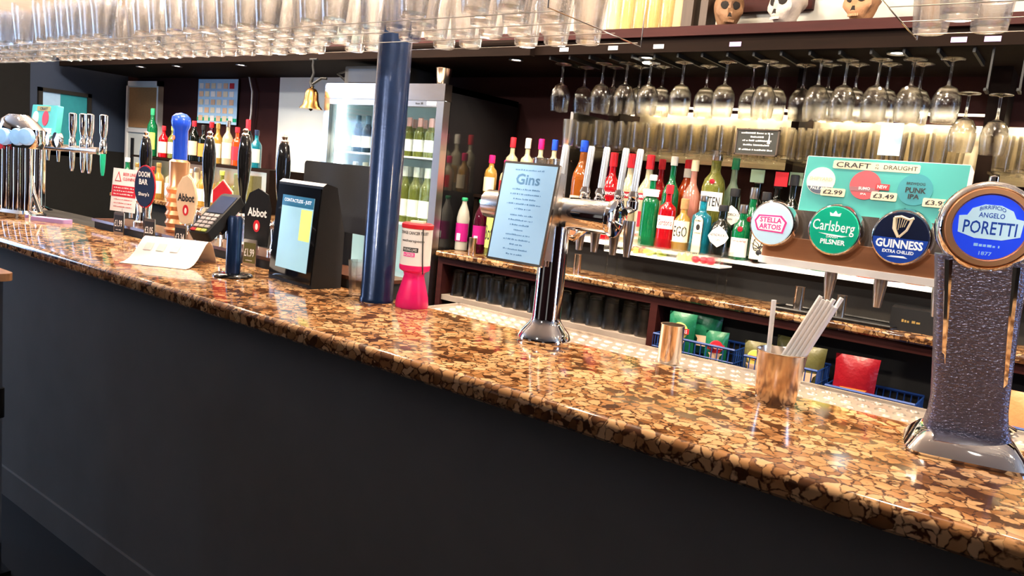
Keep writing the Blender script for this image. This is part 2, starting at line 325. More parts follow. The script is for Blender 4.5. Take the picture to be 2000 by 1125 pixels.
for i in range(62):
    for j in range(3):
        mk('dimple', dm, 'tray_steel', dt, (-1.54+i*.036+(.018 if j % 2 else 0), 1.725+j*.05, .0358))
rail = thing('pump_plinth', 'dark wooden plinth carrying the hand pumps', 'plinth', (0, 0, 1.058))
MB().box(-3.68, -1.80, 1.695, 1.86, 0, .072).build('body', 'black_panel', rail); MB().box(-3.70, -1.79, 1.69, 1.86, .072, .084).build('top_board', 'plinth_wood', rail)

# pillar
pl = thing('pillar', 'dark navy round iron pillar rising from the bar top', 'pillar', (-1.70, 1.62, 1.10))
MB().lathe([(.052, 0), (.052, .01), (.049, .014), (.049, 1.65)], 32).build('shaft', 'pillar_navy', pl)

# slim steel leg and tall table at the left edge, in front of the bar
t = thing('tall_table', 'tall wooden topped table with a slim steel leg beside bar front', 'table', (-2.79, .93, 0))
MB().rbox(-.55, .02, -.3, .10, 1.02, 1.045, .03).build('table_top', 'table_wood', t)
MB().tube([(0, .06, .012), (0, .06, 1.02)], .011, 10).build('leg', 'chrome', t); MB().tube([(-.5, .06, .012), (-.5, .06, 1.02)], .011, 10).build('leg', 'chrome', t)
MB().tube([(0, .06, .56), (0, .06, .66)], .017, 12).tube([(-.5, .06, .61), (0, .06, .61)], .012, 10).build('stretcher', 'black_plastic', t)  # black sleeve stands in for the shadow band midway up the leg
MB().box(-.53, .03, .03, .09, 0, .014).build('foot_plate', 'black_plastic', t)

# ---------------------------------------------------------------- gantry with pint glasses
def pint_mesh(h=.150, r0=.030, r1=.0435):
    mb = MB(); w = .0022
    mb.lathe([(r0-.004, 0), (r0, .003), (r0+(r1-r0)*.75, h*.70), (r1, h*.80), (r1, h), (r1-w, h), (r1-w, h*.80), (r0+(r1-r0)*.75-w, h*.70), (r0-w, .014), (0, .012)], 20)
    return mb.mesh('pint_glass')
pint = pint_mesh()
gz = 1.853
gt = thing('glass_gantry', 'gantry of thin steel rods on iron hangers above the bar', 'gantry', (0, 0, gz))
for y in (1.335, 1.44, 1.55, 1.658): [MB().tube([(a_, y, -.0009), (b_, y, -.0009)], .0009, 5).build('rod', 'steel', gt) for a_, b_ in ((-5.15, -.925), (-.335, .66))]
for x in (-5.1, -.93, -.33, .62):
    MB().tube([(x, 1.29, -.0045), (x, 1.685, -.0045)], .0014, 6).build('cross_bar', 'chrome', gt)
    for y in (1.29, 1.685): MB().tube([(x, y, -.006), (x, y, .897)], .0016, 8).build('hanger', 'chrome', gt)
rows = [1.335, 1.44, 1.55, 1.658]
n = 0
for j, y in enumerate(rows):
    x = -5.05+.03*j
    while x < .55:
        skip = (-.93 < x < -.31) or (abs(x+1.70) < .098 and abs(y-1.62) < .095)
        if not skip and abs(x+.93) > .06 and random.random() > .12:
            g = mk('pint_glass', pint, 'glass_clear', None, (x+random.uniform(-.004, .003), y+random.uniform(-.001, .001)-(.0 if j % 2 else .001), gz), (0, 0, random.random()*6))
            tag(g, 'empty clear pint glass standing on the rod gantry over the bar', 'glass', 'pint glasses on the gantry'); n += 1
        x += .095

# ---------------------------------------------------------------- canopy over the back bar
cn = thing('back_bar_canopy', 'dark wooden canopy shelf over the back bar with downlights', 'canopy', (0, 0, 0))
MB().box(-6.6, .7, 2.78, 3.35, 2.052, 2.108).build('soffit', 'dark_wood', cn)
MB().box(-6.6, .7, 2.76, 3.35, 2.108, 2.143).build('shelf_board', 'red_wood', cn)
MB().box(-6.6, -2.05, 2.745, 2.78, 2.045, 2.105).tube([(-6.6, 2.75, 2.10), (-2.05, 2.75, 2.10)], .014, 8).build('moulding', 'dark_wood', cn)
for i, x in enumerate((-5.57, -5.09, -4.35, -2.21, -1.545, -.61, -.05)):
    f = MB().lathe([(.030, 0), (.034, -.004), (.034, -.007), (.024, -.006), (.022, 0)], 20).build('downlight', 'steel', cn, (x, 2.86, 2.052))
    MB().lathe([(.022, -.003), (0, -.005)], 20).build('bulb', 'bulb', f)
    s = spot('downlight_beam', (x, 2.86, 2.035), 20 if x > -3 else 18, WARM, 140, .7, .02)
for x, y in ((-2.26, 2.067), (-1.88, 2.072), (-1.644, 2.073), (-1.442, 2.074), (-1.135, 2.075), (-.42, 2.07), (-.33, 2.07)):
    tag(MB().box(-.022, .022, -.0015, 0, -.008, .008).build('price_label', 'lilac' if x > -1.2 else 'white', None, (x*2.775/2.75, 2.779, y), (0, 0, 0)), 'small white paper price label stuck on the canopy edge', 'label', 'price labels on the canopy')
# uprights and shelves of the back bar
bf = thing('shelving_unit', 'dark wooden uprights and brass toned panels of the back bar shelving', 'shelving', (0, 0, 0))
for x0, x1 in ((-1.86, -1.80), (-1.02, -.99), (-.36, -.30), (.55, .6)):
    MB().box(x0, x1, 3.145, 3.34, 1.137, 2.052).build('upright', 'dark_wood', bf)
MB().box(-1.975, -1.96, 3.0, 3.34, 1.137, 1.84).build('upright', 'steel', bf)
mp = MB().box(-1.80, -1.02, 3.335, 3.345, 1.66, 1.89).build('back_panel', 'mirror', bf); MB().box(-.99, -.36, 3.335, 3.345, 1.66, 1.87).build('back_panel', 'mirror', bf); MB().box(-.30, .5, 3.335, 3.345, 1.66, 1.87).build('back_panel', 'mirror', bf)
MB().box(-1.955, -1.86, 3.335, 3.345, 1.66, 1.84).build('back_panel', 'mirror', bf)
for i, (x0, x1) in enumerate(((-1.955, -1.86), (-1.80, -1.02), (-.99, -.36), (-.30, .5))):
    tag(MB().box(x0+.002, x1-.002, 2.90, 3.33, 1.674, 1.682).build('glass_shelf', 'acrylic'), ['narrow clear glass shelf beside the steel upright', 'long clear glass shelf full of tumblers above the spirit bottles', 'clear glass shelf of tumblers behind the draught sign', 'clear glass shelf of tumblers at the end of the back bar'][i], 'shelf')

for xc, w_ in ((-1.41, .74), (-.675, .6), (.0, .5)):  # light strips added to brighten the tumblers and back panels
    added_strip_glow = MB().box(-w_/2, w_/2, -.006, .006, -.004, .004).build('light_strip', 'led', bf, (xc, 3.30, 1.905))
    area('shelf_strip', (xc, 3.295, 1.898), (0, 0, 0), w_, .012, 2.2, (1, .84, .58))
# ---------------------------------------------------------------- back counter and under-counter
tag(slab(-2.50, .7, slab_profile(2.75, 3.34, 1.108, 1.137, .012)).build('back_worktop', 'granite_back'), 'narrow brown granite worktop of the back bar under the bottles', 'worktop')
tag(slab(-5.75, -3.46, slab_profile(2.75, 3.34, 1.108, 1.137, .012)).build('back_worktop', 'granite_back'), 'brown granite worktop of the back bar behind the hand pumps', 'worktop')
ub = thing('open_cabinet', 'red edged open back bar base holding glasses and crates', 'cabinet', (0, 0, 0))
MB().box(-2.50, .68, 2.77, 2.79, 1.075, 1.1075).build('front_rail', 'red_wood', ub); MB().box(-2.50, -2.47, 2.77, 3.3, 0, 1.075).build('side_panel', 'red_wood', ub)
MB().box(-1.35, -1.318, 2.77, 3.3, 0, 1.075).build('divider', 'red_wood', ub); MB().box(-2.5, .68, 3.28, 3.3, 0, 1.1075).build('back_panel', 'black_panel', ub)
MB().box(-2.47, -1.35, 2.78, 3.28, .90, .925).build('shelf', 'shelf_beige', ub); MB().box(-1.318, .68, 2.70, 3.28, .70, .72).build('shelf', 'black_panel', ub); MB().box(-1.318, .68, 2.9, 2.92, .72, 1.075).build('rear_board', 'black_panel', ub)
tag(MB().box(-5.75, -3.46, 2.79, 3.3, 0, 1.1075).build('back_cabinet', 'black_panel'), 'plain black back bar base behind the hand pumps', 'cabinet')
pf = MB().lathe([(0, .125), (.024, .125), (.027, .122), (.032, .06), (.036, .001), (.0355, 0), (.0340, 0), (.0300, .06), (.0255, .112), (0, .114)], 16).mesh('tumbler')
for j, y in enumerate((2.83, 2.92)):
    for i in range(14):
        if random.random() < .06: continue
        g = mk('upturned_tumbler', pf, 'glass_stem', None, (-2.41+i*.078+.03*j+random.uniform(-.006, .006), y, .925))
        tag(g, 'upturned clear tumbler on the pale shelf under the back worktop', 'glass', 'upturned tumblers under the back worktop')

# step shelf for spirit bottles
tag(slab(-1.955, .68, [(2.895, 1.27), (3.33, 1.27), (3.33, 1.285), (2.895, 1.285)]).build('bottle_shelf', 'white'), 'long pale edged step shelf carrying the spirit bottles', 'shelf')
MB().box(-1.95, .66, 2.98, 3.0, 1.137, 1.27).build('riser', 'black_panel', bf)
tag(MB().box(-2.5, -1.99, 2.99, 3.33, 1.405, 1.42).box(-2.5, -2.48, 3.0, 3.33, 1.137, 1.405).box(-2.02, -1.99, 3.0, 3.33, 1.137, 1.405).build('bottle_step', 'dark_wood'), 'short raised wooden step with capped wine bottles beside the cooler', 'shelf')
tag(MB().box(-5.95, -4.2, 3.0, 3.30, 1.405, 1.42).box(-5.75, -5.72, 3.0, 3.30, 1.137, 1.405).box(-4.23, -4.2, 3.0, 3.30, 1.137, 1.405).build('bottle_step', 'dark_wood'), 'raised wooden bottle step behind the hand pumps', 'shelf')
MB().box(-5.71, -4.24, 3.02, 3.03, 1.139, 1.40).build('riser_panel', 'mirror', bpy.data.objects['bottle_step.001'])  # brass toned panel added to give the bottles in front a golden glow

# ---------------------------------------------------------------- bottles
PROF = {
 'spirit': [(.86, 0), (1, .015), (1, .56), (.93, .62), (.62, .69), (.38, .74), (.34, .80), (.34, .93)],
 'square': [(.9, 0), (1, .01), (1, .60), (.90, .66), (.45, .71), (.36, .74), (.36, .93)],
 'wine': [(.88, 0), (1, .015), (1, .58), (.92, .65), (.60, .73), (.40, .79), (.37, .95)],
 'squat': [(.86, 0), (1, .03), (1, .52), (.85, .63), (.45, .70), (.40, .74), (.40, .93)],
 'pet': [(.80, 0), (.95, .02), (.95, .16), (.88, .22), (.95, .30), (.95, .52), (1, .60), (.80, .74), (.45, .86), (.36, .90), (.36, .96)],
 'tall': [(.90, 0), (1, .01), (1, .64), (.84, .72), (.46, .78), (.42, .80), (.42, .94)],
}
_bm = {}
def bottle(label, x, y, z, h, r, kind, gm, cm, lab=None, cap=.12, rz=.2, group=None, seal=None, name='bottle', extra=None, neckfoil=None):
    t = thing(name, label, 'bottle', (x, y, z), rz, group)
    key = (h, r, kind)
    if key not in _bm: _bm[key] = MB().lathe([(q*r, zz*h) for q, zz in PROF[kind]], 20, sy=.8 if kind == 'square' else 1).mesh('glass_body')
    me = _bm[key]
    if me.materials and me.materials[0] != M[gm]: me = me.copy(); me.materials.clear()
    mk('glass_body', me, gm, t)
    rn = PROF[kind][-1][0]*r+.002
    if cm: MB().lathe([(rn, h*(1-cap)), (rn+.001, h*(1-cap)+.003), (rn+.001, h-.003), (rn-.002, h), (0, h)], 16).build('cap', cm, t)
    if neckfoil: MB().lathe([(rn+.0005, h*.80), (rn+.0012, h*.80+.002), (rn+.0012, h*(1-cap))], 16).build('neck_band', neckfoil, t)
    sy = .8 if kind == 'square' else 1
    if lab:
        z0, z1, lm = lab[:3]; arc = lab[6] if len(lab) > 6 else 1.15
        rr = r+.0008
        l = MB().lathe([(rr, h*z0), (rr, h*z1)], 14, a0=-PI/2-arc, a1=-PI/2+arc, sy=sy).build('label', lm, t)
        if len(lab) > 3 and lab[3]:
            mb = MB(); lines = lab[3] if isinstance(lab[3], list) else [lab[3]]; k = len(lines)
            for i, s in enumerate(lines):
                hh = (z1-z0)*h/k; wrap_text(mb, s, rr+.0006, h*z1-hh*(i+.5), min(r*1.75, .62*hh*len(s)*.9), hh*.5)
            if sy != 1: mb.v = [(a, b*sy-.0002, c) for a, b, c in mb.v]
            mb.build('lettering', lab[4] if len(lab) > 4 else 'ink', l)
    if seal: MB().lathe([(.0105, 0), (.0105, .002), (0, .003)], 14, T(0, -r*seal[1]*sy-.001, h*seal[0]) @ RX(PI/2)).build('seal', 'dark_red', t)
    if extra: extra(t, r, h)
    return t
bz = 1.285
# back row on the spirit shelf
bottle('tall amber rum bottle with blue cap behind the menu tap', -1.885, 3.005, bz, .43, .042, 'wine', 'g_amber', 'blue', (.15, .42, 'peach'))
bottle('dark red bottle with black neck beside the amber rum bottle', -1.8, 3.097, bz, .37, .036, 'spirit', 'g_purple', 'ink', (.12, .5, 'dark_red'))
sm = lambda gm, txt: (.40, .50, 'ink_red' if 0 else 'dark_red', txt, 'white', 0, 1.4)
def vodka(lb, x, y, gm):
    def ex(t, r, h):
        MB().lathe([(r+.001, h*.20), (r+.001, h*.37)], 8, a0=-PI/2-.45, a1=-PI/2+.45).build('emblem', 'red', t)
        l = MB().lathe([(r+.001, h*.06), (r+.001, h*.15)], 14, a0=-PI/2-1.1, a1=-PI/2+1.1).build('label', 'cream', t)
        wrap_text(MB(), 'SMIRNOFF', r+.0016, h*.105, r*1.5, h*.045).build('lettering', 'ink_red', l)
    bottle(lb, x, y, bz, .385, .043, 'spirit', gm, 'red', (.50, .57, 'dark_red', 'SMIRNOFF', 'white'), cap=.16, extra=ex)
vodka('red tinted vodka bottle with dark red band behind tap handles', -1.725, 3.005, 'g_red')
vodka('clear vodka bottle with red cap beside the red tinted one', -1.635, 3.005, 'g_clear')
vodka('clear vodka bottle with red cap next to the pink gin', -1.545, 3.005, 'g_clear')
bottle('pink red gin bottle with red cap and cream label', -1.535, 3.097, bz, .375, .037, 'spirit', 'g_red', 'red', (.30, .52, 'cream'))
bottle('green glass bottle with white cap behind the small red gin', -1.435, 3.005, bz, .385, .036, 'spirit', 'g_green', 'white', (.2, .5, 'g_green'), cap=.1)
bottle('orange red aperitif bottle with red cap', -1.41, 3.097, bz, .38, .040, 'wine', 'g_orange', 'red', (.12, .34, 'g_orange'), neckfoil='white', cap=.10)
bottle('pale pink bottle with ribbed cream cap', -1.34, 3.005, bz, .375, .038, 'spirit', 'g_pink', 'cream', (.15, .5, 'g_pink'))
def ribs(t, r, h):
    for k in range(18):
        a = 2*PI*k/18; MB().tube([((r+.0005)*math.cos(a), (r+.0005)*math.sin(a), .01), ((r+.0005)*math.cos(a), (r+.0005)*math.sin(a), h*.40)], .0028, 5).build('rib', 'g_olive', t)
bottle('tall fluted gold green gin bottle with white label and red seal', -1.25, 3.005, bz, .42, .047, 'tall', 'g_olive', 'steel_warm', (.42, .60, 'white', 'Nº TEN', 'ink'), seal=(.70, .90), extra=ribs, cap=.10)
bottle('pale green clear bottle beside the fluted gin', -1.205, 3.097, bz, .40, .038, 'spirit', 'g_pale', 'cap_green', (.3, .55, 'g_pale'))
bottle('black gin bottle with silver cap and red seal', -1.1, 3.097, bz, .345, .036, 'squat', 'g_dark', 'steel', seal=(.62, .92))
bottle('black bottle with dark cap beneath the green notice', -1.02, 3.097, bz, .33, .036, 'wine', 'g_dark', 'ink')
bottle('black bottle with a single white text line', -0.93, 3.005, bz, .345, .038, 'square', 'g_dark', 'ink', (.50, .56, 'ink', 'BULLDOG', 'white'))
bottle('dark bottle with bronze cap behind the pale round lens', -0.85, 3.045, bz, .29, .034, 'spirit', 'g_dark', 'copper')
# front row
fy = 2.93
bottle('green gin bottle with white neck band in the front row', -1.48, 2.922, bz, .30, .036, 'square', 'g_green', 'white', (.70, .80, 'white'), cap=.08)
bottle('short red gin bottle with red cap and white label', -1.4, 2.922, bz, .265, .036, 'square', 'g_red', 'red', (.32, .52, 'white', "Gordon's", 'ink_red'), cap=.14)
bottle('golden liqueur bottle with wooden stopper and cream label', -1.327, 2.922, bz, .215, .034, 'squat', 'g_gold', 'cork', (.18, .58, 'cream', 'EGO', 'ink'), cap=.2)
def bomb(t, r, h):
    o = [(-.017, h*.03), (.017, h*.03), (.017, h*.56)]+[(.017*math.cos(a*PI/8), h*.56+.02*math.sin(a*PI/8)) for a in range(1, 8)]+[(-.017, h*.56)]
    MB().prism([(x*1.15, z) for x, z in o], -r*.8-.0030, -r*.8-.0005).build('label_border', 'ink', t)
    l = MB().prism([(x, z) for x, z in o], -r*.8-.004, -r*.8-.0032).build('label', 'cream', t)
    mb = MB(); put_text(mb, 'BOMBAY', 0, h*.57, .026, .007, -r*.8-.0046); put_text(mb, 'SAPPHIRE', 0, h*.36, .028, .006, -r*.8-.0046); mb.prism(ell(0, h*.46, .008, .012, 16), -r*.8-.0048, -r*.8-.0042); mb.build('lettering', 'ink', l)
bottle('teal blue square gin bottle with tall arched cream label', -1.247, 2.922, bz, .235, .040, 'square', 'g_teal', 'steel', extra=bomb, cap=.1, rz=.1)
def diamond(t, r, h, zc=.40):
    o = [(0, -.042), (.030, -.022), (.042, 0), (.026, .024), (0, .042), (-.026, .024), (-.042, 0), (-.030, -.022)]
    l = MB().prism([(x*.95, h*zc+z) for x, z in o], -r-.003, -r-.0005).build('label', 'paper', t)
    mb = MB(); put_text(mb, "HENDRICK'S", 0, h*zc+.006, .066, .011, -r-.0036); put_text(mb, 'GIN', 0, h*zc-.013, .018, .007, -r-.0036); mb.build('lettering', 'ink', l)
bottle('black apothecary bottle with diamond label in the front row', -1.16, 2.9200000000000004, bz, .205, .043, 'squat', 'g_dark', 'ink', extra=diamond)
bottle('black apothecary bottle with diamond label raised behind its twin', -1.158, 3.01, bz, .275, .043, 'squat', 'g_dark', 'ink', extra=lambda t, r, h: diamond(t, r, h, .60))
def tanq(lb, x, y, h): bottle(lb, x, y, bz, h, .034, 'squat', 'g_green', 'steel', (.06, .40, 'paper', ['Tanqueray', '', ''], 'ink_red'), seal=(.56, .98), cap=.16)
tanq('dark green gin bottle with red seal and pale label in front', -1.08, 2.922, .215); tanq('dark green gin bottle with pale label behind the octopus bottle', -1.078, 3.005, .285)
def octo(t, r, h):
    l = MB().lathe([(r+.001, h*.05), (r+.001, h*.50)], 12, a0=-PI/2-.95, a1=-PI/2+.95).build('label', 'cream', t)
    mb = MB()
    for k in range(8):
        a0 = PI*.1+k*PI*.115; pts = []
        for q in range(7):
            u = q/6; rad = .006+.034*u; an = a0+math.sin(u*5+k)*.35
            px, pz = rad*math.cos(an)*.9, h*.18+rad*math.sin(an)*1.25; aa = -PI/2+px/r; pts.append(((r+.0015)*math.cos(aa), (r+.0015)*math.sin(aa), pz))
        mb.tube(pts, [.0022*(1-.1*q) for q in range(7)], 5)
    mb.lathe([(.011, 0), (.009, .002), (0, .003)], 12, T(.004, -r-.001, h*.15) @ RX(PI/2)); mb.build('octopus_drawing', 'ink', l)
bottle('black rum bottle with cream label of curling tentacles', -1.0, 2.922, bz, .27, .038, 'wine', 'g_dark', 'ink', extra=octo)
# bottles whose bases show beneath the right tap beam
for x, h, r, k, gm, cm, lab, lb in (
  (-.857, .26, .040, 'squat', 'g_water', 'steel', None, 'round clear decanter bottle under the draught tap beam'),
  (-.775, .28, .036, 'square', 'g_green', 'white', (.15, .5, 'g_pale'), 'green bottle with pale label under the draught tap beam'),
  (-.695, .27, .036, 'square', 'g_water', 'steel', (.2, .5, 'lime'), 'clear bottle with lime label under the draught tap beam'),
  (-.615, .27, .038, 'squat', 'g_orange', 'gold', (.35, .6, 'gold'), 'amber orange bottle under the draught tap beam'),
  (-.535, .29, .038, 'spirit', 'g_purple', 'red', (.16, .42, 'red', '', 'white'), 'dark red bottle with red label under the draught tap beam'),
  (-.455, .27, .036, 'square', 'g_amber', 'copper', (.1, .4, 'copper'), 'amber bottle with copper label under the draught tap beam'),
  (-.375, .29, .040, 'square', 'g_dark', 'ink', (.12, .5, 'ink', ['WHISKEY', '* * *'], 'white'), 'black square bottle lettered in white under the tap beam'),
  (-.285, .28, .038, 'square', 'g_dark', 'cap_green', (.12, .42, 'packet_olive'), 'dark bottle with olive label behind the silver tap tower'),
  (-.205, .28, .036, 'spirit', 'g_teal', 'blue', (.05, .5, 'blue'), 'bright blue bottle behind the silver tap tower'),
  (-.10, .30, .036, 'wine', 'g_green', 'teal', (.15, .4, 'cream'), 'green bottle with teal cap behind the silver tap tower'),
  (-.02, .31, .036, 'wine', 'g_dark', 'blue', (.15, .4, 'cream'), 'dark bottle with blue cap behind the silver tap tower')):
    bottle(lb, x, 2.95, bz, h, r, k, gm, cm, lab, rz=.1)
# soft drinks and wine beside the cooler
bc = 1.137
def soda(lb, x):
    def ex(t, r, h):
        MB().box(-.010, .010, -r-.002, -r-.001, h*.20, h*.33).build('panel', 'white', t)
        MB().lathe([(r*.965, h*.30), (r*.965, h*.34)], 12, a0=-PI/2-1.2, a1=-PI/2+1.2).build('band', 'foil_pink', t)
    bottle(lb, x, 2.90, bc, .262, .033, 'pet', 'g_water' if x < -2.45 else 'g_purple', 'cap_green', (.18, .52, 'purple', None, None, 0, 1.5), cap=.06, extra=ex, name='soda_bottle')
soda('clear soft drink bottle with purple label and green cap by cooler', -2.475); soda('dark soft drink bottle with purple label beside the steel measure', -2.365)
bottle('yellow green wine bottle with pale label half behind the tap', -2.255, 2.88, bc, .30, .043, 'wine', 'g_olive', 'foil_white', (.14, .62, 'lime', 'Botte', 'ink'))
caps = [('red', 'cap_green'), ('foil_white', None), ('red', None), ('blue', None), ('orange', None)]
for i, (x, cm) in enumerate(zip((-2.39, -2.295, -2.215, -2.135, -2.055), ('red', 'foil_white', 'pink', 'blue', 'orange'))):
    bottle(['red', 'cream', 'pink', 'blue', 'orange'][i]+' capped clear bottle on the raised step', x, 3.135, 1.42, .30, .034, 'square', 'g_clear', cm, (.15, .45, ['cream', 'gold', 'red', 'skyblue', 'peach'][i]), cap=.17)
bottle('pink capped gold bottle at the front of the raised step', -2.44, 3.04, 1.42, .20, .032, 'squat', 'g_gold', 'pink', (.1, .45, 'cream'), cap=.2); bottle('small pink capped bottle behind the menu sign', -2.34, 3.035, 1.42, .18, .030, 'squat', 'g_clear', 'pink', (.1, .45, 'red'), cap=.2)
# bottles behind the hand pumps
L2 = [(-5.80, .36, 'wine', 'g_green', 'cap_green', 'lime', 'green wine bottle by the white door'), (-5.63, .235, 'spirit', 'g_red', 'red', 'cream', 'red bottle with cream label behind pumps'), (-5.50, .24, 'spirit', 'g_olive', 'lime', 'cream', 'lime green bottle with cream label behind pumps'),
 (-5.22, .285, 'wine', 'g_dark', 'red', 'peach', 'dark bottle with red cap below the calendar'), (-5.10, .26, 'square', 'g_dark', 'ink', 'orange', 'dark bottle with orange label below the calendar'), (-5.0, .285, 'wine', 'g_purple', 'red', 'lilac', 'plum bottle with red cap below the calendar'), (-4.92, .28, 'spirit', 'g_gold', 'gold', 'cream', 'golden bottle with gold cap below the calendar'),
 (-4.80, .30, 'spirit', 'g_clear', 'steel', 'cream', 'clear tall bottle with steel pourer below the calendar'), (-4.69, .26, 'square', 'g_orange', 'red', 'red', 'orange red square bottle beside the white cable'), (-4.57, .315, 'wine', 'g_dark', 'red', 'pink', 'wine bottle with long pink red foil beside the maroon wall'), (-4.47, .25, 'spirit', 'g_teal', 'navy', 'cream', 'dark blue bottle at the end of the step')]
for x, h, k, gm, cm, lm, lb in L2:
    bottle(lb, x, 3.08, 1.42, h, .036, k, gm, cm, (.15, .5, lm), cap=.3 if 'long' in lb else .14, rz=.5)
L3 = [(-5.72, .26, 'squat', 'g_green', 'white', 'red'), (-5.45, .24, 'square', 'g_orange', 'orange', 'peach'), (-5.28, .25, 'squat', 'g_gold', 'gold', 'cream'), (-5.12, .24, 'square', 'g_clear', 'steel', 'paper'), (-4.96, .26, 'spirit', 'g_gold', 'gold', 'peach'), (-4.80, .25, 'squat', 'g_clear', 'steel', 'cream'), (-4.64, .24, 'square', 'g_gold', 'red', 'paper'), (-4.50, .25, 'spirit', 'g_olive', 'lime', 'lime'), (-4.34, .24, 'square', 'g_olive', 'cap_green', 'green'), (-5.58, .23, 'spirit', 'g_clear', 'gold', 'cream'), (-5.36, .22, 'spirit', 'g_amber', 'red', 'paper'), (-4.88, .235, 'wine', 'g_clear', 'foil_white', 'paper'), (-4.72, .23, 'wine', 'g_gold', 'gold', 'cream')]
nm = ['short green', 'orange', 'fat golden', 'clear square', 'gold capped', 'clear squat', 'red capped golden', 'olive', 'green labelled olive', 'gold capped clear', 'red capped amber', 'foil capped clear', 'slim golden']
for i, (x, h, k, gm, cm, lm) in enumerate(L3):
    bottle(nm[i]+' spirit bottle on the granite behind the pumps', x, 2.86, bc, h, .038, k, gm, cm, (.15, .5, lm), rz=.5)
stem = MB().lathe([(.030, 0), (.0305, .003), (.005, .008), (.004, .07), (.02, .085), (.034, .12), (.030, .165), (.0285, .165), (.032, .12), (.018, .088), (0, .084)], 16).mesh('stemmed_glass')
for i in range(9):
    tag(mk('stemmed_glass', stem, 'glass_warm', None, (-5.36+i*.115, 2.955+.02*(i % 2), bc)), 'stemmed beer glass among the bottles behind the pumps', 'glass', 'stemmed glasses behind the pumps')
tag(MB().rbox(-.07, .07, -.05, .05, 0, .24, .012).build('olive_box', 'packet_olive', None, (-4.22, 2.86, bc), (0, 0, .3)), 'olive grey tin box at the end of the granite', 'box')

# ---------------------------------------------------------------- glassware on the back bar
tumb = MB().lathe([(.021, 0), (.024, .002), (.027, .06), (.029, .115), (.0272, .115), (.0252, .06), (.022, .012), (0, .010)], 14).mesh('tumbler')
for (x0, x1) in ((-1.93, -1.87), (-1.77, -1.05), (-.96, -.40), (-.27, .2)):
    nx = max(1, int((x1-x0)/.064)+1)
    for j, y in enumerate((2.935, 3.01, 3.085, 3.17)):
        for i in range(nx):
            x = x0+i*.064+(.02 if j % 2 else 0)
            if x > x1+.03: continue
            if -1.15 < x < -1.05 and j == 0: continue
            tag(mk('tumbler', tumb, 'glass_warm', None, (x+random.uniform(-.004, .004), y, 1.6825)), 'small clear tumbler on a glass shelf above the spirit bottles', 'glass', 'tumblers on the glass shelves')
def wine(label, x, y, z, group, s=1):
    t = thing('wine_glass', label, 'glass', (x, y, z), random.random()*6, group)
    t.scale = (s, s, s); return t
wfoot = MB().lathe([(0, 0), (.034, 0), (.037, -.002), (.035, -.0042), (.012, -.006), (.0045, -.010), (0, -.010)], 20).mesh('foot')
wstem = MB().lathe([(0, -.007), (.0052, -.009), (.0042, -.04), (.005, -.075), (.008, -.088), (0, -.089)], 12).mesh('stem')
wbowl = MB().lathe([(0, -.083), (.008, -.085), (.026, -.094), (.041, -.120), (.0435, -.145), (.040, -.185), (.037, -.204), (.0355, -.204), (.0385, -.185), (.0418, -.145), (.0392, -.121), (.024, -.097), (0, -.090)], 22).mesh('bowl')
def wine_full(*a, **k):
    t = wine(*a, **k)
    for n_, me in (('foot', wfoot), ('stem', wstem), ('bowl', wbowl)): mk(n_, me, 'glass_stem', t)
for x in (-1.893, -1.694, -1.583, -1.478, -1.338, -1.165, -1.014, -.829, -.743, -.64, -.538, -.43):
    wine_full('upside-down wine glass hanging in the front row of the rack', x*2.86/2.78, 2.86, 2.028, 'front row of hanging wine glasses')
for x in (-1.868, -1.722, -1.597, -1.492, -1.299, -1.115, -1.02, -.925, -.835, -.742, -.639, -.538):
    wine_full('upside-down wine glass hanging in the rear row of the rack', x*2.98/2.92, 2.98, 2.034, 'rear row of hanging wine glasses')
wine_full('lone wine glass hanging lower at the end of the rack', -.286, 2.80, 1.908, None, s=.9); wine_full('wine glass hanging lower beside the lone end glass', -.372, 2.80, 1.912, None, s=.9)
rk = thing('glass_rack', 'dark metal rack of rails gripping the hanging wine glasses', 'rack', (0, 0, 0))
for k in range(17):
    x = -1.98+k*.1
    MB().box(x-.004, x+.004, 2.80, 3.05, 2.036, 2.052).build('rail', 'iron', rk)
for x in (-.329, -.243): MB().box(x-.004, x+.004, 2.765, 2.84, 1.914, 1.922).box(x-.003, x+.003, 2.81, 2.82, 1.922, 2.052).build('rail', 'iron', rk)

# chalkboard and notices
ch = thing('chalkboard', 'small framed blackboard with chalk writing hanging on the shelf edge', 'chalkboard', (-1.055, 2.885, 1.735), 0)
MB().box(-.078, .078, 0, .008, -.046, .046).build('board', 'chalk', ch); MB().box(-.082, .082, -.003, .009, .044, .049).box(-.082, .082, -.003, .009, -.049, -.044).box(-.082, -.077, -.003, .009, -.049, .049).box(.077, .082, -.003, .009, -.049, .049).build('frame', 'post_wood', ch)
mb = MB()
for s_, z, w in ((0, .034, .125), (0, .020, .05), (0, .006, .11), (0, -.010, .10), (0, -.028, .13)): scribble(mb, 0, z, w, .006, -.0012)
mb.build('lettering', 'paper', ch); MB().prism([(.040, -.004), (.052, -.004), (.048, .012), (.047, .032), (.045, .032), (.044, .012)], -.0018, -.0008).build('bottle_drawing', 'white', ch)
for x, z, w_, h_, m_, lb in ((-1.08, 1.615, .055, .05, 'g_pale', 'pale green paper notice above the black bottles'), (-.985, 1.61, .05, .055, 'red', 'red paper notice beside the pale green one'), (-.93, 1.615, .05, .05, 'g_pale', 'pale green paper notice half behind the draught sign'), (-.60, 1.77, .07, .11, 'skyblue', 'pale blue paper notice among the tumblers')):
    tag(MB().box(-w_/2, w_/2, -.003, 0, -h_/2, h_/2).build('notice', m_, None, (x, 3.018 if z < 1.7 else 2.915, z)), lb, 'notice')
nb = tag(MB().box(-.06, .06, -.03, .03, -.05, .05).build('gift_box', 'lilac', None, (-1.21, 3.17, 1.335)), 'lilac and blue carton behind the fluted gin bottle', 'box')

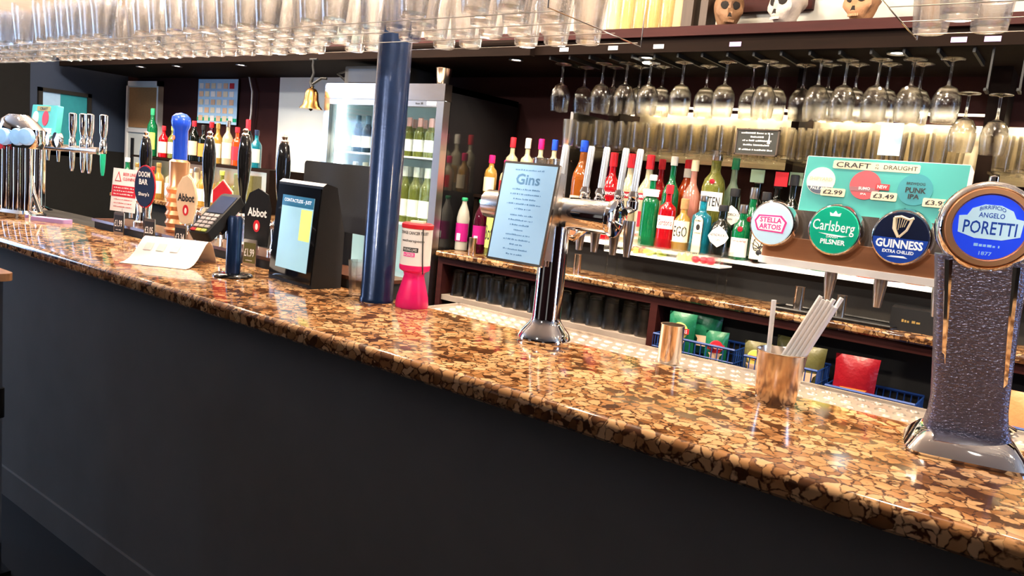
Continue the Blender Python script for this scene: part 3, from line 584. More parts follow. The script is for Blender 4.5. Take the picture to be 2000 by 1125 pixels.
# garnish tray
g = thing('garnish_tray', 'long clear acrylic garnish tray in front of the spirit bottles', 'tray', (-1.33, 2.80, 1.255))
MB().box(-.25, .25, -.045, .075, 0, .006).build('base', 'white', g)
MB().box(-.25, .25, -.047, -.043, .006, .045).box(-.25, .25, .073, .077, .006, .07).box(-.252, -.248, -.045, .075, .006, .06).box(.248, .252, -.045, .075, .006, .06).build('wall', 'acrylic', g)
MB().box(-.25, .25, .072, .080, .07, .074).box(-.25, .25, -.049, -.041, .045, .048).build('rim', 'acrylic', g)
for x in (-.24, .24):
    for y in (-.03, .06): MB().tube([(x, y, -.118), (x, y, 0)], .004, 6).build('leg', 'acrylic', g)
wed = MB(); wed.lathe([(0, 0), (.020, .004), (.020, .010), (0, .014)], 10, a0=0, a1=PI)
wedm = wed.mesh('lemon_slice')
for i in range(7): tag(mk('lemon_slice', wedm, 'lemon' if i % 3 else 'lime', None, (-1.50+i*.026, 2.80+.03*(i % 2), 1.264), (.9*(i % 2), .5*(i % 3), i*1.1)), 'cut citrus slice lying in the garnish tray', 'fruit', 'citrus slices in the garnish tray')
for i in range(3): tag(MB().prism([(-.022, 0), (.022, 0), (.014, .035), (0, .018), (-.012, .034)], -.003, .003).build('wafer', 'wafer', None, (-1.25+i*.018, 2.785+.015*i, 1.2615), (.15, 0, .3*i)), 'pointed wafer piece in the garnish tray', 'wafer', 'wafers in the garnish tray')
sb = MB().lathe([(0, 0), (.012, .004), (.017, .014), (.013, .024), (0, .027)], 12).mesh('strawberry')
for i, (x, y) in enumerate(((-1.19, 2.78), (-1.16, 2.79), (-1.13, 2.785), (-1.145, 2.815), (-1.48, 2.84), (-1.45, 2.845))): tag(mk('strawberry', sb, 'strawberry' if i != 2 else 'foil_pink', None, (x, y, 1.261), (0, 0, i)), 'red strawberry piece in the clear garnish tray', 'fruit', 'strawberries in the garnish tray')

# back counter small things
def measure(lb, x, y, z, h, r, rz=0, flare=1.0, m='steel_warm'):
    t = thing('steel_measure', lb, 'cup', (x, y, z), rz)
    MB().lathe([(r*.98, 0), (r, .002), (r*flare, h-.002), (r*flare+.001, h), (r*flare-.0015, h), (r*.95, .004), (0, .004)], 24).build('cup_body', m, t)
    return t
measure('small steel spirit measure beside the purple soft drink', -2.36, 2.85, bc, .078, .019); measure('steel spirit measure under the tap spouts', -1.74, 2.82, bc, .082, .016); measure('steel spirit measure half behind the tap column', -1.82, 2.83, bc, .082, .016)
bt = thing('bar_tray', 'black round edged tray on the back worktop carrying two measures', 'tray', (-.66, 2.83, bc))
MB().rbox(-.22, .20, -.06, .06, 0, .006, .05).build('tray_floor', 'black_plastic', bt); MB().tube([(-.2, -.06, .010), (.18, -.06, .010), (.2, 0, .010), (.18, .06, .010), (-.2, .06, .010), (-.22, 0, .010), (-.2, -.06, .010)], .005, 6).build('tray_rim', 'black_plastic', bt)
measure('tall narrow steel measure on the black tray', -.80, 2.83, bc+.0062, .085, .017); measure('steel measure with flat lid on the black tray', -.655, 2.83, bc+.0062, .078, .017)
bx = thing('card_box', 'black box with small gold lettering on the back worktop', 'box', (-.42, 2.86, bc), .1)
MB().box(-.075, .075, -.05, .05, 0, .075).build('carton', 'black_plastic', bx); mb = MB(); scribble(mb, -.01, .035, .06, .010, -.0508); mb.box(.055, .068, -.0508, -.0502, .03, .045); mb.build('lettering', 'gold', bx)
for i in range(9):
    tag(MB().lathe([(.045, 0), (.046, .002), (.045, .007), (0, .007)], 20).build('coaster', 'copper' if i % 2 else 'orange', None, (-.292+random.uniform(-.004, .004), 2.85, bc+.0001+i*.0074)), 'round copper coloured coaster stacked on the back worktop', 'coaster', 'stack of coasters')
tag(MB().rbox(-.02, .02, -.02, .02, 0, .045, .008).build('red_tin', 'red', None, (-.29, 2.85, bc+.069)), 'little red tin on top of the coaster stack', 'tin')
for i, x in enumerate((-2.125, -2.01)):
    t = thing('steel_tin', 'tall brushed steel tin above the menu sign', 'tin', (x, 3.035, 1.42), 0, 'steel tins behind the menu sign')
    MB().lathe([(.048, 0), (.05, .003), (.05, .195), (.052, .197), (.052, .203), (.048, .203), (.047, .01), (0, .01)], 28).build('tin_body', 'steel_warm', t)

# crisps
def crate(lb, x, y, w, d, h):
    t = thing('crate', lb, 'crate', (x, y, .72))
    for nme, p in (('front_wall', lambda u, z: (u, -d/2, z)), ('back_wall', lambda u, z: (u, d/2, z))):
        mb = MB()
        for k in range(int(w/.022)+1): u = -w/2+k*.022; mb.tube([p(u, .008), p(u, h)], .0022, 4)
        for k in range(6): mb.tube([p(-w/2, .008+k*(h-.008)/5), p(w/2, .008+k*(h-.008)/5)], .0028 if k < 5 else .005, 4)
        mb.build(nme, 'crate_blue', t)
    for sgn in (-1, 1):
        mb = MB()
        for k in range(int(d/.022)+1): u = -d/2+k*.022; mb.tube([(sgn*w/2, u, .008), (sgn*w/2, u, h)], .0022, 4)
        for k in range(6): mb.tube([(sgn*w/2, -d/2, .008+k*(h-.008)/5), (sgn*w/2, d/2, .008+k*(h-.008)/5)], .0028, 4)
        mb.build('side_wall', 'crate_blue', t)
    MB().box(-w/2, w/2, -d/2, d/2, 0, .008).build('floor', 'crate_blue', t)
crate('blue plastic lattice crate of green and red crisp packets', -1.13, 2.80, .33, .17, .25); crate('blue plastic lattice crate behind the straws', -.80, 2.80, .26, .17, .24); crate('blue plastic lattice crate holding the round red packet', -.50, 2.80, .28, .17, .20); crate('blue plastic lattice crate with an orange packet near tap tower', -.16, 2.80, .26, .17, .20)
def packet(lb, x, y, z, w, h, m, rz=0, text=None, badge=None, rx=0):
    t = thing('crisp_packet', lb, 'packet', (x, y, z), rot=(rx, 0, rz)); nx, nz = 8, 10; mb = MB()
    for sgn in (-1, 1):
        vs = []
        for j in range(nz+1):
            for i in range(nx+1):
                u, v = i/nx, j/nz; b = (math.sin(PI*u)*math.sin(PI*v))**.55
                vs.append(((u-.5)*w*(1-.06*math.sin(PI*v)), sgn*.028*b, v*h))
        mb.add(vs, [(j*(nx+1)+i, j*(nx+1)+i+1, (j+1)*(nx+1)+i+1, (j+1)*(nx+1)+i) for j in range(nz) for i in range(nx)])
    mb.build('bag', m, t)
    if badge:
        b = MB().lathe([(w*.30, 0), (w*.27, .004), (0, .006)], 20, T(0, -.026, h*.6) @ RX(PI/2)).build('badge', badge, t); MB().prism([(w*.24*math.cos(PI+PI*k/10), h*.66+h*.11*math.sin(PI+PI*k/10)) for k in range(11)], -.0335, -.0322).build('smile_band', 'orange' if badge == 'yellow' else 'yellow', t)
        if text:
            k = MB().prism([(-w*.36, h*.53), (w*.36, h*.56), (w*.36, h*.68), (-w*.36, h*.65)], -.0345, -.033).build('ribbon', 'red', t)
            put_text(MB(), text, 0, h*.605, w*.6, h*.08, -.0352, rot=.04).build('lettering', 'white', k)
    MB().prism([(-w*.25, h*.2), (w*.15, h*.2), (w*.2, h*.36), (w*.3, h*.44), (-w*.3, h*.44), (-w*.22, h*.36)], -.031, -.0285).build('flavour_panel', 'orange' if m == 'packet_red' else 'peach', t)
    return t
packet('green crisp packet with round yellow badge and red ribbon', -1.20, 2.76, .895, .11, .17, 'packet_green', .1, 'WALKERS', 'yellow'); packet('plain green crisp packet leaning behind the badged one', -1.13, 2.83, .91, .12, .17, 'packet_green', .3)
packet('smaller crisp packet with red ribbon in the first crate', -1.055, 2.76, .88, .085, .14, 'packet_green', .35, 'WALKERS', 'red')
packet('olive yellow snack packet left of the straws', -.90, 2.77, .87, .10, .14, 'packet_olive', .1, None, 'yellow'); packet('olive snack packet behind the straws', -.80, 2.83, .88, .12, .16, 'packet_olive', -.2); packet('dark olive snack packet right of the straws', -.72, 2.78, .87, .11, .16, 'packet_olive', .2)
packet('large dark red crisp packet with an orange panel', -.56, 2.77, .84, .14, .19, 'packet_red', .15); packet('orange crisp packet beyond the silver tap tower', -.06, 2.78, .82, .16, .2, 'packet_orange', 0)

# ---------------------------------------------------------------- canopy shelf: skulls and tall glasses
def skull(lb, x, y, z, s, m, rz):
    t = thing('skull', lb, 'skull', (x, y, z), rz)
    nu, nv = 36, 26; vs = []; ds = []
    def g(p, c, w): return math.exp(-((p-Vector(c)).length/w)**2)
    for j in range(nv+1):
        th = PI*j/nv
        for i in range(nu):
            ph = 2*PI*i/nu; d = Vector((math.sin(th)*math.cos(ph), math.sin(th)*math.sin(ph), math.cos(th)))
            p = Vector((d.x*.76, d.y*1.0+.12, d.z*.80+.95))
            # face: narrow and pull the front down into jaws
            if d.z < -.1:
                k = min(1, (-d.z-.1)/.6)
                if d.y < .25: p.z -= .40*k; p.y -= .02*k; p.x *= 1-.12*k
                else: p.x *= 1-.2*k; p.z += .12*k
            p.y -= .12*g(d, (0, -.8, -.62), .45)
            for sx in (-1, 1):
                p.y += .26*g(d, (sx*.36, -.92, -.12), .24); p.z += .05*g(d, (sx*.36, -.9, .12), .2); p.y -= .10*g(d, (sx*.36, -.88, .14), .16); p.x += sx*.09*g(d, (sx*.75, -.6, -.32), .18)
                p.x += sx*.10*g(d, (sx*.70, -.62, -.36), .2)
                p.x -= sx*.14*g(d, (sx*.85, -.35, -.62), .25)
            p.y += .20*g(d, (0, -.93, -.40), .11)
            vs.append(p*s); ds.append(d)
    fs = [(j*nu+i, j*nu+(i+1) % nu, (j+1)*nu+(i+1) % nu, (j+1)*nu+i) for j in range(nv) for i in range(nu)]
    zm = min(v.z for v in vs); vs = [v-Vector((0, 0, zm)) for v in vs]
    MB().add(vs, fs).build('cranium', m, t)
    def surf(*d): d = Vector(d).normalized(); return vs[max(range(len(ds)), key=lambda i: ds[i].dot(d))]
    for sx in (-1, 1):  # dark discs put the shade of the eye sockets into colour
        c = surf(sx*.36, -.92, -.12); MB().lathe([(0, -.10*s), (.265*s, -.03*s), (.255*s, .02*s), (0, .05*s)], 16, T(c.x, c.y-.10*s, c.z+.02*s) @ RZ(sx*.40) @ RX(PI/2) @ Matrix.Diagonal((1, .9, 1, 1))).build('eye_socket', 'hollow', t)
    c = surf(0, -.93, -.42); MB().prism([(-.11*s, -.11*s), (-.03*s, -.08*s), (.03*s, -.08*s), (.11*s, -.11*s), (.04*s, .10*s), (-.04*s, .10*s)], c.y-.09*s, c.y+.05*s, T(0, 0, c.z)).build('nose_hole', 'hollow', t)  # dark plate stands in for shade inside the nose opening
    c = surf(0, -.75, -.72)
    for k in range(-3, 4): MB().rbox(k*.075*s-.032*s, k*.075*s+.032*s, c.y-.035*s+abs(k)*.012*s, c.y+.05*s, c.z-.07*s, c.z+.05*s, .014*s, 'y').build('tooth', m, t)
sk = [(-1.235, 'bone_brown', .5, 'small dark brown skull ornament beside the wooden post'), (-1.015, 'bone', -.35, 'pale bone coloured skull ornament on the canopy shelf'), (-.755, 'bone_tan', -.2, 'orange tan skull ornament on the canopy shelf'), (-.525, 'bone_tan', .3, 'tan skull ornament half hidden behind hanging pint glasses')]
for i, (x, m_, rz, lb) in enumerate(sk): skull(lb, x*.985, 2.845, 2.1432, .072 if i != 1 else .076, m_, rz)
tag(MB().box(-1.32, .68, 3.0, 3.015, 2.143, 2.33).build('light_backboard', 'backboard'), 'white painted backboard behind the skull ornaments', 'board')
tag(MB().box(-1.30, -.95, 2.97, 2.998, 2.235, 2.33).build('red_rail', 'red_wood'), 'dark red rail mounted over the skull backboard', 'rail')
for x0, x1, lb in ((-1.405, -1.36, 'dark weathered post between tall glasses and skulls'), (-1.33, -1.30, 'paler weathered post next to the skull backboard')):
    tag(MB().box(x0, x1, 2.84, 2.93, 2.143, 2.74).build('wooden_post', 'post_wood'), lb, 'post')
tg = MB().lathe([(.022, 0), (.025, .003), (.027, .04), (.029, .22), (.0272, .22), (.025, .04), (.022, .014), (0, .012)], 10).mesh('tall_glass')
for i in range(5):
    for j in range(2):
        tag(mk('tall_glass', tg, 'glass_amber', None, (-1.71+i*.0605+.006*j, 2.84+j*.07, 2.1432), (0, 0, i)), 'tall amber tinted fluted glass on the canopy shelf', 'glass', 'tall amber glasses on the canopy')
for x, m_, h_, lb in ((-2.58, 'white', .07, 'white carton on the canopy shelf right of the pillar'), (-2.40, 'white', .06, 'white carton next to a gold jar on the canopy'), (-4.05, 'teal_dark', .06, 'teal book lying on the canopy shelf'), (-3.78, 'dark_red', .06, 'dark red book lying on the canopy shelf'), (-3.55, 'teal_dark', .065, 'second teal book nearer the brass bell'), (-3.33, 'packet_green', .07, 'green book on the canopy above the bell')):
    tag(MB().box(-.07, .07, -.05, .05, 0, h_).build('carton' if m_ == 'white' else 'book', m_, None, (x, 2.86, 2.143)), lb, 'box' if m_ == 'white' else 'book')
bottle('small gold jar bottle between white cartons on the canopy', -2.49, 2.86, 2.143, .12, .025, 'squat', 'g_gold', 'gold')

# ---------------------------------------------------------------- cooler, bell, calendar
FX0, FX1, FY, FT = -3.40, -2.53, 2.75, 1.92
fr = thing('bottle_cooler', 'stainless glass door bottle cooler with dark side beside the bar', 'fridge', (0, 0, 0))
MB().box(FX0, FX0+.03, FY+.05, 3.33, .05, FT).box(FX1-.03, FX1, FY+.05, 3.33, .05, FT).box(FX0, FX1, FY+.05, 3.33, FT-.03, FT).box(FX0, FX1, FY+.05, 3.33, .05, .3).build('cabinet', 'black_gloss', fr)
MB().box(FX0+.03, FX1-.03, 3.28, 3.33, .3, FT-.03).build('liner', 'fridge_inner', fr); MB().box(FX0+.03, FX0+.034, FY+.06, 3.28, .3, FT-.03).box(FX1-.034, FX1-.03, FY+.06, 3.28, .3, FT-.03).box(FX0+.03, FX1-.03, FY+.06, 3.28, FT-.034, FT-.03).build('liner_side', 'fridge_inner', fr)
MB().box(FX0, FX1, FY, FY+.05, FT-.075, FT+.004).build('header', 'steel_warm', fr)
xm = (FX0+FX1)/2
for a, b, nm_ in ((FX0, xm-.002, 0), (xm+.002, FX1, 1)):
    dr = MB().box(a, a+.045, FY, FY+.045, .3, FT-.077).box(b-.045, b, FY, FY+.045, .3, FT-.077).box(a+.045, b-.045, FY, FY+.045, .3, .36).box(a+.045, b-.045, FY, FY+.045, FT-.105, FT-.077).build('door', 'steel', fr)
    MB().box(a+.045, b-.045, FY+.018, FY+.024, .36, FT-.105).build('pane', 'pane', dr)
for z in (1.575, 1.235, .90): MB().box(FX0+.034, FX1-.034, FY+.07, 3.27, z-.008, z).build('shelf', 'white', fr)
for k in range(24): MB().box(FX0+.034, FX0+.040, FY+.07, 3.2, 1.3+k*.022, 1.3+k*.022+.008).build('side_rib', 'white', fr)
MB().box(FX1-.11, FX1-.05, FY-.0006, FY, FT-.098, FT-.08).build('logo_plate', 'white', fr); scribble(MB(), FX1-.16, FT-.09, .05, .010, FY-.0012).build('lettering', 'ink', fr)
MB().tube([(FX0+.06, FY+.09, .4), (FX0+.06, FY+.09, 1.85)], .012, 8).build('light_tube', 'fridge_tube', fr); MB().tube([(FX1-.055, FY+.085, .4), (FX1-.055, FY+.085, 1.85)], .012, 8).build('light_tube', 'fridge_tube', fr)
for row, z, h in ((0, 1.575, .20), (1, 1.235, .29)):
    for j, y in enumerate((2.90, 3.0)):
        for i in range(9):
            x = FX0+.115+i*.078+.02*j
            if x > FX1-.08: continue
            left = x < xm
            if row == 0: bottle('small sparkling wine bottle with '+('blue grey' if left else 'pink')+' foil in the cooler', x, y, z, h, .030, 'wine', 'g_dark' if left else 'g_olive', 'foil_blue' if left else 'foil_pink', (.14, .44, 'white'), cap=.36, group='blue foil bottles in the cooler' if left else 'pink foil bottles in the cooler', rz=.5)
            else: bottle('white labelled green wine bottle in the cooler', x, y, z, h, .035, 'wine', 'g_olive', 'foil_white', (.12, .42, 'foil_white'), cap=.18, group='wine bottles in the cooler', rz=.5)
sp_ = thing('speaker_box', 'matt black speaker box on top of the cooler', 'speaker', (-3.13, 2.92, FT+.004)); MB().rbox(-.2, .24, -.1, .12, 0, .10, .01, 'y').build('cabinet', 'black_matt', sp_); MB().box(-.17, .21, -.104, -.1, .015, .085).build('grille', 'black_plastic', sp_); MB().tube([(-.2, -.08, .02), (-.27, -.09, .06), (-.2, -.08, .08)], .008, 6).build('bracket', 'iron', sp_)
t = thing('ice_bucket', 'small warm steel bucket on top of the cooler', 'bucket', (-2.64, 2.85, FT+.004)); MB().lathe([(.028, 0), (.03, .002), (.040, .085), (.042, .087), (.039, .087), (.028, .006), (0, .006)], 24).build('bucket_body', 'steel_warm', t)
bl = thing('bar_bell', 'brass hand bell hanging from a black hook beside the cooler', 'bell', (-3.46, 2.71, 1.78))
MB().lathe([(.062, 0), (.060, .006), (.046, .02), (.038, .05), (.035, .085), (.024, .105), (.008, .112), (.006, .118), (0, .118)], 28).build('bell_cup', 'brass', bl); MB().tube([(0, 0, .115), (-.012, 0, .145), (.008, 0, .19), (-.004, 0, .23), (.0, 0, .265)], [.012, .010, .007, .006, .006], 8).tube([(-.03, 0, .262), (.03, 0, .262)], .006, 8).tube([(0, 0, .13), (.05, .02, .165), (.08, .03, .165)], .007, 6).build('hook', 'iron', bl); MB().lathe([(0, -.012), (.010, -.004), (.008, .006), (0, .02)], 12).build('clapper', 'iron', bl)
cal = thing('calendar', 'pale blue wall calendar of small photos with red corner', 'calendar', (-5.37, 3.345, 1.87)); MB().box(-.26, .26, -.004, 0, -.16, .17).build('sheet', 'skyblue', cal)
for r_ in range(5):
    for c_ in range(6): MB().box(-.24+c_*.08, -.24+c_*.08+.055, -.007, -.004, .10-r_*.06, .14-r_*.06).build('picture', ['paper', 'peach', 'cream'][(r_+c_) % 3] if not (r_ == 0 and c_ == 5) else 'red', cal)
MB().box(-.26, .26, -.006, -.004, -.14, -.115).build('strip', 'green', cal)
tag(MB().tube([(-4.97, 3.33, 2.08), (-4.90, 3.32, 1.95), (-4.90, 3.32, 1.8), (-4.93, 3.32, 1.60), (-4.94, 3.33, 1.3)], .007, 6).build('cable', 'white'), 'white cable hanging down the maroon wall', 'cable')

# ---------------------------------------------------------------- hand pumps
pz = 1.143
def pump(lb, x, h, handle='black_gloss'):
    t = thing('hand_pump', lb, 'beer pump', (x, 1.79, pz))
    MB().lathe([(.045, 0), (.045, .012), (.034, .02), (.030, .05), (.034, .09), (.028, .12), (.02, .13), (0, .132)], 20).build('pump_body', 'chrome', t)
    MB().tube([(.0, -.025, .10), (.0, -.048, .11), (.0, -.058, .09), (.0, -.058, .03)], [.012, .011, .009, .008], 10).build('spout', 'chrome', t)
    MB().lathe([(.009, .12), (.012, .14), (.013, h-.26), (.022, h-.20), (.027, h-.13), (.026, h-.09), (.019, h-.04), (.014, h-.03), (0, h-.029)], 20).build('handle', handle, t)
    MB().lathe([(.014, h-.031), (.016, h-.025), (.009, h-.018), (.012, h-.008), (.006, h-.001), (0, h)], 16).build('finial', 'chrome', t)
    return t
pump('black handled beer pump behind the cleaning notice', -3.42, .42); pump('black handled beer pump behind the tan hop shaped clip', -2.915, .44); pump('black handled beer pump behind the red clip', -2.67, .46); pump('black handled beer pump beside the payment kiosk', -2.425, .445)
bp = thing('cask_pump', 'blue domed pump on a ridged copper body behind the round clip', 'beer pump', (-3.155, 1.80, pz))
MB().lathe([(.050, 0), (.052, .01)]+[(.043+.008*(k % 2), .02+.018*k) for k in range(10)]+[(.040, .20), (.042, .30), (.03, .31), (0, .31)], 24).build('ridged_body', 'copper', bp)
bh = MB().lathe([(.028, .30), (.030, .31), (.030, .435), (.037, .45), (.040, .47), (.036, .49), (.022, .503), (0, .508)], 24).build('dome_handle', 'blue', bp)
MB().lathe([(.0105, 0), (.0105, .002), (0, .003)], 14, T(.0, -.0305, .40) @ RX(PI/2)).build('emblem', 'orange', bp)
def clip(nm, lb, x, z, outline, m, border=None, extra=None, rz=.25, y=1.70):
    t = thing(nm, lb, 'pump clip', (x, y, pz), rz)
    MB().prism(outline, -.003, .003, T(0, 0, z-pz)).build('plate', m, t)
    if border: MB().prism([(a*1.07, b*1.06) for a, b in outline], -.0005, .004, T(0, 0, z-pz)).build('border', border, t)
    zb = min(b for a, b in outline)+z-pz
    MB().tube([(0, .004, 0), (0, .004, max(.02, zb+.03))], .006, 8).build('stalk', 'chrome', t)
    if extra: extra(t, z-pz)
    return t
def doom(t, z):
    a = [p for p in ell(0, 0, .056, .086, 40)]; cut = [(x_, z_) for x_, z_ in a if z_ < -.005]
    MB().prism([(x_, z_+z) for x_, z_ in cut], -.0042, -.0032).build('lower_field', 'navy', t)
    mb = MB(); put_text(mb, 'DOOM', 0, z+.052, .066, .024, -.0052, bold=.03); put_text(mb, 'BAR', -.004, z+.020, .05, .024, -.0052, bold=.03); put_text(mb, "Sharp's", 0, z-.034, .062, .020, -.0052, bold=.02); mb.build('lettering', 'paper', t)
clip('round_clip', 'oval navy and red pump clip lettered in white', -3.247, 1.325, ell(0, 0, .056, .086, 40), 'navy', 'red', doom)
hop = [(.006, -.095), (.030, -.085), (.046, -.03), (.052, .015), (.044, .05), (.026, .085), (.004, .10), (-.024, .088), (-.046, .055), (-.054, .015), (-.044, -.04), (-.030, -.085)]
def abb(t, z, c='ink'):
    mb = MB(); put_text(mb, 'Abbot', 0, z+.012, .088, .032, -.0042, bold=.03); mb.build('lettering', c, t)
    MB().prism(ell(0, z-.038, .015, .022, 20), -.0045, -.0032).build('emblem', 'red', t); MB().prism(ell(.001, z-.040, .006, .012, 14), -.0056, -.0046).build('emblem_figure', 'paper', t)
clip('hop_clip', 'tan hop shaped pump clip with black lettering and red emblem', -2.917, 1.295, hop, 'tan_clip', 'cream', abb)
redc = [(-.045, -.10), (.045, -.10), (.045, .035), (.022, .055), (0, .075), (-.022, .055), (-.045, .035)]
clip('red_clip', 'plain red gabled pump clip behind the card reader', -2.667, 1.32, redc, 'red', 'cream')
clip('black_clip', 'black pump clip with white gothic lettering beside the kiosk', -2.437, 1.285, [(-.055, -.11), (.05, -.11), (.06, .03), (.045, .08), (.0, .10), (-.04, .08), (-.06, .03)], 'black_plastic', None, lambda t, z: abb(t, z, 'paper'))
cs = thing('cleaning_notice', 'white beer line cleaning card with warning triangle and red block', 'notice', (-3.44, 1.698, pz), .25, rot=(-.08, 0, .25))
MB().prism([(-.075, .055), (.075, .055), (.075, .245), (-.075, .245)], -.0015, .0015).build('card', 'paper', cs); MB().tube([(0, .004, 0), (0, .004, .07)], .006, 8).build('stalk', 'chrome', cs)
MB().box(-.072, .072, -.0024, -.0016, .12, .17).build('red_block', 'red', cs)
MB().prism([(-.060, .187), (-.020, .187), (-.040, .232)], -.0024, -.0016).build('triangle', 'ink_red', cs); MB().prism([(-.053, .191), (-.027, .191), (-.040, .221)], -.0032, -.0025).build('triangle_field', 'paper', cs)
mb = MB(); put_text(mb, 'BEER LINE', .026, .221, .075, .014, -.0026); put_text(mb, 'CLEANING', .026, .200, .075, .014, -.0026); mb.build('lettering', 'ink_red', cs)
mb = MB()
for k in range(3): scribble(mb, 0, .160-k*.014, .12, .006, -.0031)
mb.build('lettering', 'paper', cs); mb = MB()
for k in range(3): scribble(mb, 0, .108-k*.016, .11, .005, -.0026)
mb.build('lettering', 'ink_red', cs)
for x, y, txt, m_, lb in ((-3.40, 1.67, '£1.99', 'ink', 'small black price tag beneath the cleaning notice'), (-3.14, 1.67, '£3.05', 'ink', 'small black price tag beneath the oval clip'), (-2.90, 1.67, '£3.34', 'ink', 'small black price tag beneath the hop shaped clip'), (-2.43, 1.67, '£1.99', 'packet_olive', 'small brown price tag between card reader and order terminal')):
    t = thing('price_tag', lb, 'price tag', (x, y, 1.1001), .25)
    MB().rbox(-.030, .030, -.002, .002, .0, .098, .004, 'y').build('frame', 'steel', t); MB().box(-.026, .026, -.0032, -.002, .012, .086).build('card', m_, t); mb = MB(); put_text(mb, txt, 0, .050, .046, .030, -.004, bold=.02); scribble(mb, 0, .022, .03, .004, -.004); mb.build('lettering', 'paper', t)
# leaflet: curved folded sheet
lf = thing('leaflet', 'folded cream leaflet tented on the granite beside the card reader', 'leaflet', (-2.585, 1.475, 1.1004), .60)
def sheet(path, x0, x1, th=.0015):
    n = len(path); mb = MB(); vs = []
    for x in (x0, x1):
        for (y, z) in path: vs.append((x, y, z))
    for x in (x0, x1):
        for (y, z) in path: vs.append((x, y, z+th))
    fs = []
    for k in range(n-1):
        fs += [(k, k+1, n+k+1, n+k), (2*n+k, 3*n+k, 3*n+k+1, 2*n+k+1), (k, 2*n+k, 2*n+k+1, k+1), (n+k, n+k+1, 3*n+k+1, 3*n+k)]
    fs += [(0, n, 3*n, 2*n), (n-1, 3*n-1, 4*n-1, 2*n-1)]
    return mb.add(vs, fs)
lfp = [(.075, 0), (.058, .03), (.038, .062), (.018, .078), (.0, .080), (-.018, .072), (-.045, .050), (-.075, .026), (-.105, .010), (-.135, .002), (-.165, 0)]
sheet(lfp, -.115, .115).build('paper_sheet', 'paper', lf)
for x, m_ in ((-.075, 'print_pink'), (-.03, 'print_green'), (.02, 'print_pink')): MB().box(x-.014, x+.014, -.018, .018, -.0002, .0006, T(0, -.048, .0515) @ RX(.70)).build('print_patch', m_, lf)
# card reader on a post
cr_ = thing('card_reader', 'black card payment terminal tilted on a round post', 'card reader', (-2.235, 1.475, 1.10), 0)
MB().lathe([(.065, 0), (.065, .004), (.058, .010), (.028, .014), (0, .014)], 28).build('base', 'black_gloss', cr_); MB().lathe([(.0, .012), (.024, .013), (.024, .19), (.018, .20), (0, .20)], 24).build('post', 'pillar_navy', cr_)
A = T(-.035, -.01, .185) @ RZ(.42) @ RX(math.radians(-38)) 
A = T(-.05, -.035, .19) @ RZ(.30) @ RX(math.radians(38)) 
def Bq(mb_, x0, x1, y0, y1, z0, z1): return mb_.box(x0, x1, y0, y1, z0, z1, A)
MB().rbox(-.040, .040, -.10, .10, -.018, .018, .012, 'z', A).build('terminal_body', 'black_matt', cr_); Bq(MB(), -.032, .032, .0, .085, .018, .0195).build('display', 'screen_dim', cr_); Bq(MB(), -.02, .02, -.03, .03, -.05, -.018).build('cradle', 'black_plastic', cr_); Bq(MB(), -.043, -.040, -.09, .09, -.01, .01).build('side_trim', 'grey_plastic', cr_)
for r_ in range(4):
    for c_ in range(3): Bq(MB(), -.030+c_*.021, -.030+c_*.021+.017, -.075+r_*.018, -.075+r_*.018+.012, .018, .022).build('key', 'grey_plastic', cr_)
for c_, m_ in enumerate(('red', 'yellow', 'lime')): Bq(MB(), -.030+c_*.021, -.030+c_*.021+.018, -.094, -.082, .018, .022).build('key', m_, cr_)
# payment kiosk
kx = thing('order_screen', 'black wedge shaped order terminal with lit pale blue screen', 'terminal', (-2.045, 1.57, 1.10), -.10)
side = [(0, 0), (.112, 0), (.112, .18), (.075, .325), (.035, .335), (.022, .325)]
MB().add([(-.15, y, z) for y, z in side]+[(.11, y, z) for y, z in side], [(0, 1, 2, 3, 4, 5), (11, 10, 9, 8, 7, 6)]+[(i, (i+1) % 6, 6+(i+1) % 6, 6+i) for i in range(6)]).build('housing', 'black_matt', kx)
MB().add([(-.15, .0345, .3352), (.11, .0345, .3352), (.11, .075, .326), (-.15, .075, .326), (-.15, .022, .3255), (.11, .022, .3255)], [(0, 1, 2, 3), (4, 5, 1, 0)]).build('top_trim', 'grey_plastic', kx)
K = RX(-math.atan2(.022, .325))
MB().box(-.145, .105, -.004, 0, .012, .318, K).build('bezel', 'black_gloss', kx); scn = MB().box(-.108, .078, -.0052, -.004, .045, .285, K).build('screen', 'screen', kx)
MB().box(-.108, .078, -.0062, -.0053, .250, .285, K).build('title_bar', 'screen_bar', scn); MB().box(.012, .074, -.0062, -.0053, .145, .245, K).build('yellow_panel', 'screen_yellow', scn)
mb = MB(); put_text(mb, 'CONTACTLESS - JUST', -.014, .268, .16, .014, -.007); mb.v = [tuple(K @ Vector(v)) for v in mb.v]; mb.build('lettering', 'screen_text', scn)
tl = thing('till', 'large black till monitor seen from behind, left of the pillar', 'till', (-2.24, 1.90, 1.058), -.05)
MB().rbox(-.20, .20, -.012, .02, .20, .445, .015, 'y').build('monitor_back', 'black_matt', tl); MB().box(-.04, .04, .0, .05, .02, .25).build('stand', 'black_plastic', tl); MB().rbox(-.15, .15, -.03, .12, 0, .02, .03).build('base', 'black_plastic', tl)
tlb = MB().box(-2.5, -1.95, 1.861, 2.08, 0, 1.0575).build('till_counter', 'black_panel'); tag(tlb, 'low black staff counter under the till', 'counter')
tm = thing('water_glass', 'cut glass tumbler standing behind the pillar', 'glass', (-1.795, 1.63, 1.10)); MB().lathe([(.026, 0), (.03, .003), (.036, .10), (.037, .11), (.0345, .11), (.028, .015), (0, .012)], 12).build('tumbler_body', 'glass_clear', tm, smooth=False)
